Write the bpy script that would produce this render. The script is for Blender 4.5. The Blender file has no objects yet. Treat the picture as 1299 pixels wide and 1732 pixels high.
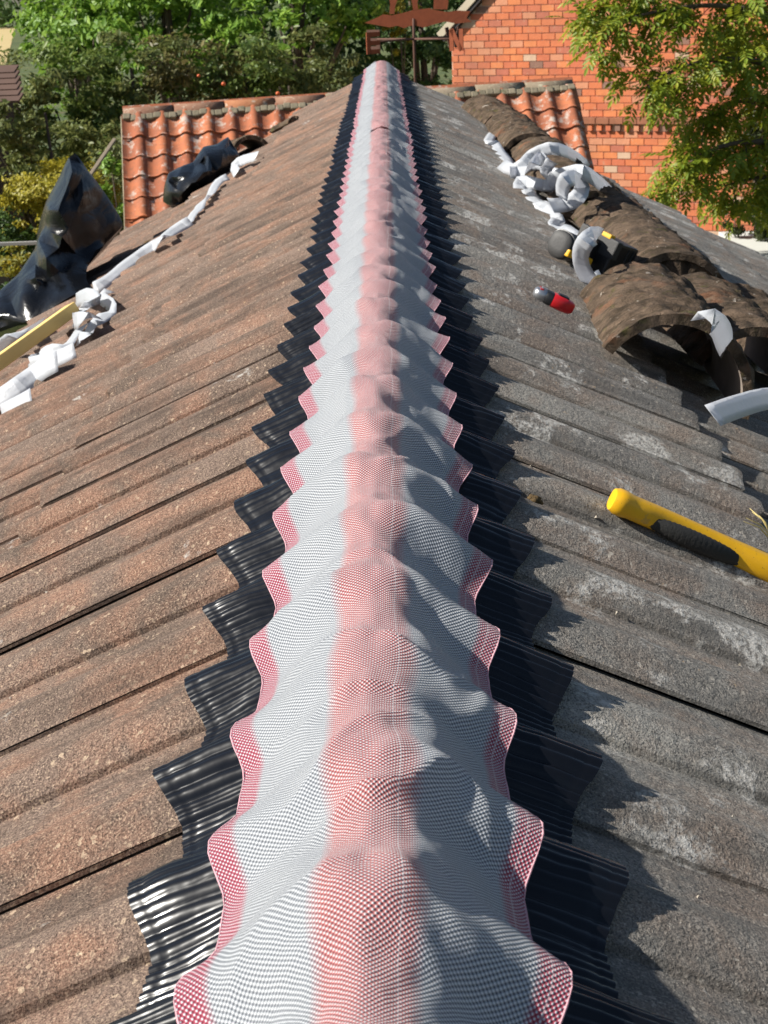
import bpy, bmesh, math, random
import numpy as np
from mathutils import Vector, Matrix
from mathutils.geometry import delaunay_2d_cdt

random.seed(7)
rng = np.random.default_rng(7)
sc = bpy.context.scene
COL = sc.collection
R = math.radians

# ------------------------------------------------------------------ camera
F_PX, CX, CY = 2900.0, 649.5, 866.0          # focal length in photo pixels, photo centre
CAM = Vector((0.021, 0.0, 0.43))             # just above the ridge, ridge apex is z = 0
_r = Vector((647 - CX, -35 - CY, F_PX)).normalized()     # ridge direction seen in the camera
_a = R(2.0)                                              # the phone was held 2 degrees off level
_u = Vector((-math.sin(_a), -math.cos(_a), 0)); _u = (_u - _r * _u.dot(_r)).normalized()
_x = _r.cross(_u)
AX = (_x, _r, _u)
right = Vector([v[0] for v in AX]); down = Vector([v[1] for v in AX]); fwd = Vector([v[2] for v in AX])
cam = bpy.data.cameras.new('camera'); camo = bpy.data.objects.new('camera', cam); COL.objects.link(camo)
m = Matrix.Identity(4)
for i in range(3):
    m[i][0], m[i][1], m[i][2], m[i][3] = right[i], -down[i], -fwd[i], CAM[i]
camo.matrix_world = m
cam.sensor_fit = 'VERTICAL'; cam.sensor_height = 36.0; cam.lens = F_PX / 1732 * 36.0
cam.clip_start = 0.02; cam.clip_end = 2000
cam.dof.use_dof = True; cam.dof.focus_distance = 1.45; cam.dof.aperture_fstop = 42
sc.camera = camo
sc.render.resolution_x, sc.render.resolution_y = 768, 1024

# ------------------------------------------------------------------ sky, sun, exposure
SUN_EL, SUN_BACK = 38.5, 6.0                # elevation; degrees behind the camera's left shoulder
sd = Vector((-math.cos(R(SUN_EL)) * math.cos(R(SUN_BACK)), -math.cos(R(SUN_EL)) * math.sin(R(SUN_BACK)), math.sin(R(SUN_EL))))
w = bpy.data.worlds.new('World'); sc.world = w; w.use_nodes = True
nt = w.node_tree; nt.nodes.clear()
sky = nt.nodes.new('ShaderNodeTexSky'); sky.sky_type = 'NISHITA'; sky.sun_disc = False
sky.sun_elevation = R(SUN_EL); sky.sun_rotation = math.atan2(sd.x, sd.y)
sky.air_density = 1.0; sky.dust_density = 1.0; sky.ozone_density = 1.0
bg = nt.nodes.new('ShaderNodeBackground'); bg.inputs['Strength'].default_value = 0.060
wo = nt.nodes.new('ShaderNodeOutputWorld')
nt.links.new(sky.outputs[0], bg.inputs['Color']); nt.links.new(bg.outputs[0], wo.inputs['Surface'])
sl = bpy.data.lights.new('sun', 'SUN'); sl.energy = 5.0; sl.angle = R(0.55); sl.color = (1.0, 0.955, 0.875)
so = bpy.data.objects.new('sun', sl); COL.objects.link(so)
so.rotation_euler = (-sd).to_track_quat('-Z', 'Y').to_euler(); so.location = sd * 30
vs = sc.view_settings
vs.view_transform = 'Standard'; vs.look = 'None'; vs.exposure = 0.72; vs.gamma = 1.0; vs.use_curve_mapping = False

# ------------------------------------------------------------------ helpers
def pray(px, py):
    c = Vector((px - CX, py - CY, F_PX))
    return Vector([v.dot(c) for v in AX])
def at(px, py, Y):
    v = pray(px, py); return CAM + v * ((Y - CAM.y) / v.y)
PITCH = R(27.0); CP, SP = math.cos(PITCH), math.sin(PITCH)
def roof(side, s, y, h=0.0):
    return Vector((side * (s * CP + h * SP), y, -s * SP + h * CP))
CREST = 0.027                                # mean height of the tile crests over the roof plane
def slope(side, px, py, h=0.0):
    h += CREST; n = Vector((side * SP, 0, CP)); v = pray(px, py)
    return CAM + v * ((h - n.dot(CAM)) / n.dot(v))

def tag(o, label=None, cat=None, group=None, kind=None):
    if label: o['label'] = label
    if cat: o['category'] = cat
    if group: o['group'] = group
    if kind: o['kind'] = kind
    return o
def empty(name, loc=(0, 0, 0)):
    o = bpy.data.objects.new(name, None); COL.objects.link(o); o.location = loc
    o.empty_display_size = 0.1
    return o
def adopt(o, p):
    if p is not None:
        o.parent = p; o.matrix_parent_inverse = Matrix.Translation(-Vector(p.location))
def link(name, me, mat=None, parent=None, smooth=False):
    o = bpy.data.objects.new(name, me); COL.objects.link(o)
    if mat is not None:
        if isinstance(mat, (list, tuple)):
            for q in mat: me.materials.append(q)
        elif not me.materials: me.materials.append(mat)
    adopt(o, parent)
    if smooth: me.shade_smooth()
    return o
def pyd(name, v, f):
    me = bpy.data.meshes.new(name); me.from_pydata([tuple(q) for q in v], [], f); me.update(); return me
def bm_mesh(name, bm):
    bmesh.ops.recalc_face_normals(bm, faces=bm.faces)
    me = bpy.data.meshes.new(name); bm.to_mesh(me); bm.free(); return me
def grid_faces(nu, nv, flip=False, off=0):
    f = []
    for j in range(nv - 1):
        for i in range(nu - 1):
            a = off + j * nu + i
            q = (a, a + 1, a + nu + 1, a + nu)
            f.append(q[::-1] if flip else q)
    return f
def np_mesh(name, verts, faces):                 # verts (n,3), faces (m,k)
    me = bpy.data.meshes.new(name); k = faces.shape[1]
    me.vertices.add(len(verts)); me.vertices.foreach_set('co', np.ascontiguousarray(verts, dtype=np.float32).ravel())
    me.loops.add(faces.size); me.loops.foreach_set('vertex_index', np.ascontiguousarray(faces, dtype=np.int32).ravel())
    me.polygons.add(len(faces)); me.polygons.foreach_set('loop_start', np.arange(0, faces.size, k, dtype=np.int32))
    me.polygons.foreach_set('loop_total', np.full(len(faces), k, dtype=np.int32))
    me.update(calc_edges=True); return me
def bm_box(bm, size, mat=Matrix.Identity(4), bevel=0.0, seg=2):
    r = bmesh.ops.create_cube(bm, size=1.0, matrix=mat @ Matrix.Diagonal((*size, 1.0)))
    if bevel:
        es = list({e for v in r['verts'] for e in v.link_edges})
        bmesh.ops.bevel(bm, geom=es, offset=bevel, segments=seg, affect='EDGES', profile=0.6)
def box(name, size, mat4, mat, parent=None, bevel=0.0, seg=2):
    bm = bmesh.new(); bm_box(bm, size, mat4, bevel, seg)
    return link(name, bm_mesh(name, bm), mat, parent)
def tube_geo(pts, rads, n=8, cap=True):
    v, f = [], []
    pts = [Vector(p) for p in pts]; up = Vector((0.13, 0.21, 1)).normalized()
    for i, p in enumerate(pts):
        t = (pts[min(i + 1, len(pts) - 1)] - pts[max(i - 1, 0)]).normalized()
        a = t.cross(up)
        if a.length < 1e-3: a = t.cross(Vector((1, 0, 0)))
        a.normalize(); b = a.cross(t)
        for k in range(n):
            th = 2 * math.pi * k / n
            v.append(p + (a * math.cos(th) + b * math.sin(th)) * rads[i])
    for i in range(len(pts) - 1):
        for k in range(n):
            f.append((i * n + k, i * n + (k + 1) % n, (i + 1) * n + (k + 1) % n, (i + 1) * n + k))
    if cap:
        f.append(tuple(range(n))[::-1]); f.append(tuple(range((len(pts) - 1) * n, len(pts) * n)))
    return v, f
def tube(name, pts, rads, mat, parent=None, n=8, smooth=True):
    v, f = tube_geo(pts, rads, n); me = pyd(name, v, f)
    return link(name, me, mat, parent, smooth)
def frame(o, x, y, z):
    M = Matrix.Identity(4)
    for i in range(3): M[i][0], M[i][1], M[i][2], M[i][3] = x[i], y[i], z[i], o[i]
    return M
def catmull(P, n):
    P = [np.array(p, float) for p in P]; out = []
    for i in range(len(P) - 1):
        p0 = P[max(i - 1, 0)]; p1 = P[i]; p2 = P[i + 1]; p3 = P[min(i + 2, len(P) - 1)]
        for k in range(n):
            t = k / n
            out.append(0.5 * (2 * p1 + (p2 - p0) * t + (2 * p0 - 5 * p1 + 4 * p2 - p3) * t * t + (3 * p1 - p0 - 3 * p2 + p3) * t ** 3))
    out.append(P[-1]); return out
# value noise -----------------------------------------------------------
_T = np.random.default_rng(3).random((64, 64, 64)).astype(np.float32)
def vnoise(x, y, z=0.0):
    x, y, z = np.broadcast_arrays(np.asarray(x, float), np.asarray(y, float), np.asarray(z, float))
    xi, yi, zi = np.floor(x).astype(int), np.floor(y).astype(int), np.floor(z).astype(int)
    fx, fy, fz = x - xi, y - yi, z - zi
    fx, fy, fz = [t * t * (3 - 2 * t) for t in (fx, fy, fz)]
    def T(a, b, c): return _T[(xi + a) % 64, (yi + b) % 64, (zi + c) % 64]
    def lerp(a, b, t): return a + (b - a) * t
    return lerp(lerp(lerp(T(0,0,0), T(1,0,0), fx), lerp(T(0,1,0), T(1,1,0), fx), fy),
                lerp(lerp(T(0,0,1), T(1,0,1), fx), lerp(T(0,1,1), T(1,1,1), fx), fy), fz) * 2 - 1
def fbm(x, y, z=0.0, o=4):
    s = 0; a = 0.5
    for k in range(o):
        s = s + a * vnoise(x * 2 ** k + 7.3 * k, y * 2 ** k + 3.1 * k, np.asarray(z) * 2 ** k); a *= 0.55
    return s

# ------------------------------------------------------------------ materials
class NB:
    def __init__(s, name):
        s.m = bpy.data.materials.new(name); s.m.use_nodes = True
        s.t = s.m.node_tree; s.n = s.t.nodes
        s.b = s.n['Principled BSDF']; s.out = s.n['Material Output']
    def new(s, ty, **kw):
        q = s.n.new(ty)
        for k, v in kw.items(): setattr(q, k, v)
        return q
    def lk(s, a, b): s.t.links.new(a, b)
    def inp(s, n, v):
        if hasattr(v, 'is_linked') or isinstance(v, bpy.types.NodeSocket): return v
        return None
    def setin(s, sock, v):
        if isinstance(v, bpy.types.NodeSocket): s.lk(v, sock)
        else: sock.default_value = v
    def pos(s): return s.new('ShaderNodeNewGeometry').outputs['Position']
    def objc(s): return s.new('ShaderNodeTexCoord').outputs['Object']
    def mapping(s, vec, scale=(1, 1, 1), rot=(0, 0, 0), loc=(0, 0, 0)):
        q = s.new('ShaderNodeMapping'); s.lk(vec, q.inputs[0])
        q.inputs['Scale'].default_value = scale; q.inputs['Rotation'].default_value = rot; q.inputs['Location'].default_value = loc
        return q.outputs[0]
    def noise(s, vec, scale, detail=4, rough=0.55, dist=0.0):
        q = s.new('ShaderNodeTexNoise'); s.lk(vec, q.inputs['Vector'])
        q.inputs['Scale'].default_value = scale; q.inputs['Detail'].default_value = detail
        q.inputs['Roughness'].default_value = rough; q.inputs['Distortion'].default_value = dist
        return q.outputs['Fac']
    def vor(s, vec, scale, feature='F1', out='Distance', rnd=1.0):
        q = s.new('ShaderNodeTexVoronoi', feature=feature); s.lk(vec, q.inputs['Vector']); q.inputs['Scale'].default_value = scale
        q.inputs['Randomness'].default_value = rnd
        return q.outputs[out]
    def ramp(s, fac, stops, interp='LINEAR'):
        q = s.new('ShaderNodeValToRGB'); s.lk(fac, q.inputs[0]); e = q.color_ramp; e.interpolation = interp
        while len(e.elements) < len(stops): e.elements.new(0.5)
        for el, (p, c) in zip(e.elements, stops):
            el.position = p
            el.color = (c, c, c, 1) if not isinstance(c, tuple) else (*c, 1) if len(c) == 3 else c
        return q.outputs['Color']
    def math(s, op, a, b=0.0, c=None, clamp=False):
        q = s.new('ShaderNodeMath', operation=op, use_clamp=clamp)
        s.setin(q.inputs[0], a); s.setin(q.inputs[1], b)
        if c is not None: s.setin(q.inputs[2], c)
        return q.outputs[0]
    def mix(s, fac, a, b, ty='MIX'):
        q = s.new('ShaderNodeMix', data_type='RGBA', blend_type=ty)
        s.setin(q.inputs['Factor'], fac)
        for nm, v in (('A', a), ('B', b)):
            sk = [i for i in q.inputs if i.name == nm and i.type == 'RGBA'][0]
            if isinstance(v, tuple): sk.default_value = (*v, 1) if len(v) == 3 else v
            else: s.lk(v, sk)
        return [o for o in q.outputs if o.type == 'RGBA'][0]
    def bump(s, h, strength=0.5, dist=0.002, prev=None):
        q = s.new('ShaderNodeBump'); s.lk(h, q.inputs['Height'])
        q.inputs['Strength'].default_value = strength; q.inputs['Distance'].default_value = dist
        if prev is not None: s.lk(prev, q.inputs['Normal'])
        return q.outputs[0]
    def fin(s, col=None, rough=None, normal=None, **kw):
        b = s.b
        if col is not None: s.setin(b.inputs['Base Color'], (*col, 1) if isinstance(col, tuple) and len(col) == 3 else col)
        if rough is not None: s.setin(b.inputs['Roughness'], rough)
        if normal is not None: s.lk(normal, b.inputs['Normal'])
        for k, v in kw.items(): s.setin(b.inputs[k.replace('_', ' ')], v)
        return s.m
def plain(name, col, rough=0.5, metal=0.0, bump=0.0, bscale=200, var=0.0, spec=0.5):
    q = NB(name); c = col
    if var:
        nz = q.noise(q.objc(), bscale * 0.15, 4)
        c = q.mix(nz, tuple(x * (1 - var) for x in col), tuple(min(1, x * (1 + var)) for x in col))
    nn = None
    if bump: nn = q.bump(q.noise(q.objc(), bscale, 3), bump, 0.002)
    q.b.inputs['Metallic'].default_value = metal; q.b.inputs['Specular IOR Level'].default_value = spec
    return q.fin(c, rough, nn)

def tile_material(name, dark, mid, warm, pale, warmth, lichen):
    q = NB(name); P = q.pos()
    oi = q.new('ShaderNodeObjectInfo').outputs['Random']
    big = q.noise(P, 5.0, 5, 0.6)
    c = q.mix(q.ramp(big, [(0.34, 0.0), (0.66, 1.0)]), dark, mid)
    # warm worn sand facing
    wz = q.noise(q.mapping(P, (1, 1, 1), loc=(3, 1, 2)), 11, 5, 0.65, 0.4)
    c = q.mix(q.math('MULTIPLY', q.ramp(wz, [(0.45, 0.0), (0.62, 1.0)]), warmth), c, warm)
    c = q.mix(q.ramp(oi, [(0.0, 0.0), (1.0, 0.45)]), c, q.mix(0.5, c, q.mix(oi, warm, dark)))
    # aggregate grain
    gr = q.noise(P, 620, 3, 0.75)
    c = q.mix(q.ramp(gr, [(0.36, 0.85), (0.50, 0.0)]), c, tuple(x * 0.4 for x in dark))
    c = q.mix(q.ramp(gr, [(0.55, 0.0), (0.66, 0.8)]), c, pale)
    g2 = q.vor(P, 330, 'F1', 'Color')
    c = q.mix(q.math('MULTIPLY', q.ramp(g2, [(0.86, 0.0), (0.93, 1.0)]), 0.7), c, pale)
    # soft dirt streaks down the slope, also standing in for the rolls' shaded stripes
    st = q.noise(q.mapping(P, (2.2, 17, 2.2)), 1.4, 6, 0.7)
    c = q.mix(q.ramp(st, [(0.50, 0.0), (0.66, 0.75)]), c, tuple(x * 0.62 for x in dark))
    # pale crusts of lichen and mortar
    li = q.noise(q.mapping(P, (1, 1, 1), loc=(9, 4, 1)), 9, 6, 0.72, 0.3)
    spk = q.noise(P, 190, 3, 0.7)
    lm = q.math('MULTIPLY', q.ramp(li, [(0.66 - lichen, 0.0), (0.72 - lichen, 1.0)]), q.ramp(spk, [(0.40, 0.1), (0.56, 1.0)]))
    c = q.mix(lm, c, (0.64, 0.61, 0.56))
    Pd = q.new('ShaderNodeVectorMath', operation='ADD'); q.lk(P, Pd.inputs[0])
    wb_ = q.new('ShaderNodeTexNoise'); q.lk(P, wb_.inputs['Vector']); wb_.inputs['Scale'].default_value = 120
    sc2 = q.new('ShaderNodeVectorMath', operation='SCALE'); q.lk(wb_.outputs['Color'], sc2.inputs[0]); sc2.inputs['Scale'].default_value = 0.018
    q.lk(sc2.outputs[0], Pd.inputs[1])
    dots = q.vor(Pd.outputs[0], 62, 'F1')
    dsz = q.noise(P, 4.5, 3)
    dm = q.math('LESS_THAN', dots, q.ramp(dsz, [(0.42, 0.01), (0.75, 0.14)]))
    c = q.mix(q.math('MULTIPLY', dm, 0.7), c, q.mix(q.noise(P, 15), (0.50, 0.44, 0.36), (0.50, 0.30, 0.12)))
    n1 = q.bump(gr, 0.8, 0.004)
    n1 = q.bump(q.noise(P, 130, 4, 0.65), 0.7, 0.007, n1)
    n1 = q.bump(lm, 0.3, 0.003, n1)
    return q.fin(c, 0.9, n1, Specular_IOR_Level=0.25)
M = {}
M['tile_warm'] = tile_material('weathered_brown_concrete', (0.130, 0.094, 0.074), (0.28, 0.200, 0.158), (0.38, 0.200, 0.130), (0.62, 0.47, 0.33), 0.7, 0.02)
M['tile_grey'] = tile_material('weathered_grey_concrete', (0.19, 0.18, 0.165), (0.40, 0.38, 0.34), (0.32, 0.215, 0.15), (0.58, 0.52, 0.44), 0.6, 0.105)

def fabric_material():
    q = NB('red_and_white_woven_mesh')
    uv = q.new('ShaderNodeUVMap', uv_map='UVMap').outputs[0]
    sp = q.new('ShaderNodeSeparateXYZ'); q.lk(uv, sp.inputs[0])
    wob = q.noise(uv, 25, 2)
    U = q.math('ADD', sp.outputs[0], q.math('MULTIPLY', q.math('SUBTRACT', wob, 0.5), 0.0016))
    k = math.pi / 0.00155
    a = q.math('COSINE', q.math('MULTIPLY', U, k)); b = q.math('COSINE', q.math('MULTIPLY', sp.outputs[1], k * 0.92))
    f = q.math('MULTIPLY', a, b)
    # stripes across the width (u in metres, edge at 0.100)
    un = q.math('DIVIDE', U, 0.100)
    stripe = q.ramp(q.math('ADD', q.math('MULTIPLY', un, 0.5), 0.5),
                    [(0.0, 1.0), (0.068, 1.0), (0.092, 0.0), (0.350, 0.0), (0.395, 0.9), (0.615, 0.9), (0.655, 0.0), (0.905, 0.0), (0.93, 1.0), (1.0, 1.0)])
    fad = q.noise(q.mapping(uv, (12, 5, 1)), 1.0, 3)
    red = q.mix(q.ramp(q.math('ABSOLUTE', un), [(0.3, 0.0), (0.75, 1.0)]), q.mix(fad, (0.56, 0.14, 0.135), (0.62, 0.20, 0.17)), (0.46, 0.07, 0.125))
    ground = q.mix(stripe, (0.40, 0.425, 0.46), red)
    hole = q.mix(stripe, (0.075, 0.085, 0.105), (0.24, 0.025, 0.04))
    c = q.mix(q.ramp(f, [(0.28, 0.0), (0.5, 1.0)]), ground, (0.79, 0.815, 0.84))
    c = q.mix(q.ramp(f, [(0.20, 1.0), (0.42, 0.0)]), c, hole) if False else c
    nf = q.math('MULTIPLY', f, -1.0)
    c = q.mix(q.ramp(nf, [(0.35, 0.0), (0.6, 0.9)]), c, hole)
    # lengthwise thread near the right hem and the mid seam
    d1 = q.math('ABSOLUTE', q.math('SUBTRACT', un, 0.90)); d2 = q.math('ABSOLUTE', q.math('SUBTRACT', un, 0.17))
    st = q.math('LESS_THAN', q.math('MINIMUM', d1, d2), 0.007)
    c = q.mix(q.math('MULTIPLY', st, 0.35), c, (0.86, 0.80, 0.80))
    n1 = q.bump(f, 0.55, 0.0012)
    mt = q.fin(c, 0.55, n1, Specular_IOR_Level=0.4, Sheen_Weight=0.35, Sheen_Roughness=0.4)
    tr = q.new('ShaderNodeBsdfTranslucent'); q.lk(c, tr.inputs['Color']); q.lk(n1, tr.inputs['Normal'])
    mx = q.new('ShaderNodeMixShader'); mx.inputs[0].default_value = 0.30
    q.lk(q.b.outputs[0], mx.inputs[1]); q.lk(tr.outputs[0], mx.inputs[2]); q.lk(mx.outputs[0], q.out.inputs['Surface'])
    return mt
M['fabric'] = fabric_material()
def flap_material():
    q = NB('black_butyl_foil'); P = q.pos()
    n = q.bump(q.noise(q.mapping(P, (22, 30, 22)), 2.0, 2), 0.20, 0.003)
    r = q.ramp(q.noise(P, 60, 4), [(0.3, 0.17), (0.75, 0.27)])
    return q.fin(q.mix(q.noise(P, 30, 3), (0.005, 0.0055, 0.008), (0.007, 0.008, 0.010)), r, n, Specular_IOR_Level=0.36)
M['flap'] = flap_material()
M['hem'] = plain('pink_hem_cord', (0.62, 0.34, 0.38), 0.8, 0, 0.5, 900)
M['deck'] = plain('dark_roof_felt', (0.03, 0.028, 0.026), 0.9, 0, 0.4, 120, 0.3)
M['batten'] = plain('sawn_ridge_batten', (0.30, 0.20, 0.10), 0.8, 0, 0.4, 150, 0.3)
M['tape'] = None
def tape_material():
    q = NB('white_release_tape'); P = q.objc()
    n = q.bump(q.noise(q.mapping(P, (1, 1, 1)), 45, 3), 0.5, 0.004)
    c = q.mix(q.noise(P, 12, 4), (0.60, 0.63, 0.67), (0.72, 0.74, 0.76))
    q.fin(c, 0.35, n, Specular_IOR_Level=0.5)
    tr = q.new('ShaderNodeBsdfTranslucent'); tr.inputs['Color'].default_value = (0.75, 0.76, 0.80, 1)
    mx = q.new('ShaderNodeMixShader'); mx.inputs[0].default_value = 0.42
    q.lk(q.b.outputs[0], mx.inputs[1]); q.lk(tr.outputs[0], mx.inputs[2]); q.lk(mx.outputs[0], q.out.inputs['Surface'])
    return q.m
M['tape'] = tape_material()
def plastic_material():
    q = NB('black_polythene'); P = q.pos()
    n = q.bump(q.noise(q.mapping(P, (1, 1, 1)), 7, 4, 0.55, 1.6), 0.30, 0.02)
    n = q.bump(q.vor(q.mapping(P, (1, 1, 0.6)), 11, 'DISTANCE_TO_EDGE'), 0.35, 0.006, n)
    return q.fin((0.004, 0.0045, 0.0055), q.ramp(q.noise(P, 8, 3), [(0.3, 0.20), (0.7, 0.30)]), n, IOR=1.38)
M['plastic'] = plastic_material()
def ridge_tile_material():
    q = NB('mossy_concrete_ridge'); P = q.pos()
    big = q.noise(P, 16, 6, 0.65, 0.6)
    c = q.mix(q.ramp(big, [(0.38, 0.0), (0.60, 1.0)]), (0.050, 0.036, 0.024), (0.150, 0.105, 0.072))
    c = q.mix(q.ramp(q.noise(q.mapping(P, (14, 50, 14)), 1.0, 5, 0.7, 1.2), [(0.52, 0.0), (0.66, 0.85)]), c, (0.035, 0.026, 0.014))
    c = q.mix(q.ramp(q.noise(P, 34, 4, 0.6), [(0.60, 0.0), (0.72, 0.7)]), c, (0.09, 0.085, 0.025))
    c = q.mix(q.ramp(q.noise(q.mapping(P, (1, 1, 1), loc=(4, 2, 8)), 40, 5, 0.7), [(0.64, 0.0), (0.69, 0.9)]), c, (0.44, 0.39, 0.33))
    c = q.mix(q.ramp(q.noise(q.mapping(P, (1, 1, 1), loc=(1, 6, 3)), 10, 3), [(0.60, 0.0), (0.70, 0.5)]), c, (0.26, 0.11, 0.055))
    n = q.bump(q.noise(P, 300, 3, 0.7), 0.5, 0.004)
    n = q.bump(q.noise(q.mapping(P, (30, 70, 30)), 1.6, 5, 0.7, 0.8), 0.8, 0.014, n)
    return q.fin(c, 0.95, n, Specular_IOR_Level=0.2)
M['ridge'] = ridge_tile_material()
M['ridge_inside'] = plain('bare_concrete_inside', (0.22, 0.18, 0.15), 0.9, 0, 0.4, 160, 0.4)
M['moss'] = plain('dry_brown_moss', (0.11, 0.075, 0.038), 1.0, 0, 0.9, 350, 0.5, 0.1)
M['grit'] = plain('pale_mortar_chips', (0.42, 0.37, 0.30), 0.95, 0, 0.4, 300, 0.3)
M['timber'] = None
def timber_material(name, a, b):
    q = NB(name); P = q.objc()
    g = q.noise(q.mapping(P, (6, 90, 90)), 1.0, 4, 0.6, 0.5)
    return q.fin(q.mix(g, a, b), 0.7, q.bump(g, 0.25, 0.002))
M['timber'] = timber_material('yellow_treated_timber', (0.70, 0.46, 0.13), (0.82, 0.60, 0.22))
M['oldwood'] = timber_material('grey_old_timber', (0.24, 0.18, 0.12), (0.36, 0.29, 0.21))
def pantile_material():
    q = NB('orange_clay_pantile'); P = q.pos(); oi = q.new('ShaderNodeObjectInfo').outputs['Random']
    c = q.mix(oi, (0.30, 0.090, 0.042), (0.48, 0.155, 0.065))
    c = q.mix(q.ramp(q.noise(P, 6, 5, 0.65), [(0.42, 0.0), (0.7, 0.7)]), c, (0.26, 0.10, 0.06))
    c = q.mix(q.ramp(q.noise(q.mapping(P, (1, 1, 1), loc=(2, 5, 1)), 8, 6, 0.75), [(0.54, 0.0), (0.62, 0.85)]), c, (0.48, 0.41, 0.35))
    c = q.mix(q.ramp(q.noise(q.mapping(P, (1, 1, 1), loc=(8, 5, 1)), 5, 5, 0.7), [(0.62, 0.0), (0.72, 0.8)]), c, (0.075, 0.06, 0.045))
    c = q.mix(q.ramp(q.noise(q.mapping(P, (1, 1, 1), loc=(3, 9, 1)), 22, 5, 0.7), [(0.5, 0.0), (0.7, 0.75)]), c, (0.17, 0.085, 0.05))
    return q.fin(c, 0.85, q.bump(q.noise(P, 60, 4), 0.3, 0.01), Specular_IOR_Level=0.3)
M['pantile'] = pantile_material()
def capstone(name, a, b, li):
    q = NB(name); P = q.pos()
    c = q.mix(q.ramp(q.noise(P, 5, 5, 0.65), [(0.35, 0.0), (0.65, 1.0)]), a, b)
    c = q.mix(q.ramp(q.noise(q.mapping(P, (1, 1, 1), loc=(5, 5, 5)), 11, 5, 0.7), [(0.56, 0.0), (0.64, 0.8)]), c, li)
    return q.fin(c, 0.9, q.bump(q.noise(P, 40, 4), 0.4, 0.012), Specular_IOR_Level=0.25)
M['cap_red'] = capstone('terracotta_ridge_cap', (0.30, 0.115, 0.055), (0.36, 0.17, 0.085), (0.45, 0.38, 0.30))
M['cap_grey'] = capstone('lichened_ridge_cap', (0.17, 0.135, 0.09), (0.25, 0.20, 0.145), (0.36, 0.33, 0.24))
M['cap_brown'] = capstone('sooty_ridge_cap', (0.20, 0.10, 0.065), (0.27, 0.155, 0.10), (0.40, 0.34, 0.27))
M['mortar'] = capstone('lime_mortar', (0.17, 0.145, 0.10), (0.27, 0.225, 0.155), (0.12, 0.11, 0.06))
BR = []
for i, cc in enumerate([(0.66, 0.200, 0.090), (0.70, 0.240, 0.100), (0.60, 0.175, 0.090), (0.50, 0.165, 0.105), (0.64, 0.28, 0.16), (0.28, 0.16, 0.12), (0.62, 0.42, 0.29)]):
    q = NB('orange_brick_%s' % 'abcdefg'[i]); P = q.pos()
    c = q.mix(q.noise(P, 7, 5, 0.7), tuple(x * 0.72 for x in cc), tuple(min(1, x * 1.25) for x in cc))
    c = q.mix(q.ramp(q.noise(q.mapping(P, (1, 1, 1), loc=(i, 2, 3)), 16, 4, 0.7), [(0.60, 0.0), (0.70, 0.6)]), c, (0.55, 0.36, 0.24))
    c = q.mix(q.ramp(q.noise(P, 1.1, 4, 0.6), [(0.45, 0.0), (0.72, 0.45)]), c, (0.34, 0.16, 0.10))
    BR.append(q.fin(c, 0.9, q.bump(q.noise(P, 50, 4), 0.4, 0.008), Specular_IOR_Level=0.2))
M['brick_mortar'] = plain('pale_pink_mortar', (0.70, 0.50, 0.37), 0.95, 0, 0.3, 60, 0.12)
M['sooty'] = plain('sooty_brick_ledge', (0.33, 0.13, 0.07), 0.95, 0, 0.4, 60, 0.4)
M['board'] = plain('cream_barge_board', (0.48, 0.41, 0.30), 0.7, 0, 0.2, 40, 0.2)
M['house_roofing'] = plain('dark_slate_roofing', (0.05, 0.045, 0.045), 0.8, 0, 0.3, 20, 0.3)  # dark roofing colour of the house slabs
M['render'] = plain('pale_grey_felt_roof', (0.52, 0.52, 0.48), 0.9, 0, 0.3, 30, 0.1)
M['wall'] = plain('dull_brick_wall', (0.32, 0.14, 0.085), 0.95, 0, 0.3, 30, 0.3)
M['rust'] = None
q = NB('rusty_steel'); P = q.pos()
c = q.mix(q.noise(P, 40, 5, 0.65), (0.17, 0.045, 0.022), (0.36, 0.095, 0.038))
M['rust'] = q.fin(c, 0.85, q.bump(q.noise(P, 160, 3), 0.4, 0.003), Specular_IOR_Level=0.3)
M['rust_dark'] = plain('dark_iron_and_backlit_rust', (0.10, 0.045, 0.03), 0.85, 0, 0.4, 200, 0.4)
q = NB('scuffed_yellow_plastic'); P = q.pos()
c = q.mix(q.ramp(q.noise(P, 45, 5, 0.7), [(0.35, 0.0), (0.8, 0.6)]), (0.80, 0.43, 0.006), (0.66, 0.33, 0.012))
c = q.mix(q.ramp(q.noise(P, 420, 3, 0.6), [(0.66, 0.0), (0.71, 0.8)]), c, (0.22, 0.12, 0.03))
c = q.mix(q.ramp(q.noise(q.mapping(P, (40, 160, 40)), 1.0, 4, 0.7), [(0.66, 0.0), (0.72, 0.5)]), c, (0.36, 0.24, 0.10))
M['yellow'] = q.fin(c, q.ramp(q.noise(P, 80, 3), [(0.3, 0.32), (0.7, 0.5)]), q.bump(q.noise(P, 260, 3), 0.12, 0.001))
M['yellow_dull'] = plain('yellow_tool_trim', (0.75, 0.40, 0.01), 0.5)
M['rubber'] = plain('black_ribbed_rubber', (0.020, 0.019, 0.017), 0.7, 0, 0.3, 300, 0.3)
M['black_plastic'] = plain('matt_black_plastic', (0.012, 0.012, 0.013), 0.42, 0, 0.15, 250)
M['grey_plastic'] = plain('dusty_grey_plastic', (0.034, 0.033, 0.032), 0.6, 0, 0.2, 250, 0.3)
M['red_plastic'] = plain('glossy_red_plastic', (0.62, 0.015, 0.02), 0.3)
M['steel'] = plain('dull_steel', (0.42, 0.43, 0.45), 0.35, 0.8)
M['bark'] = plain('grey_brown_bark', (0.085, 0.062, 0.045), 0.95, 0, 0.8, 30, 0.4)
M['apple'] = plain('red_fruit', (0.62, 0.12, 0.03), 0.5)
M['field'] = None

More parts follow.
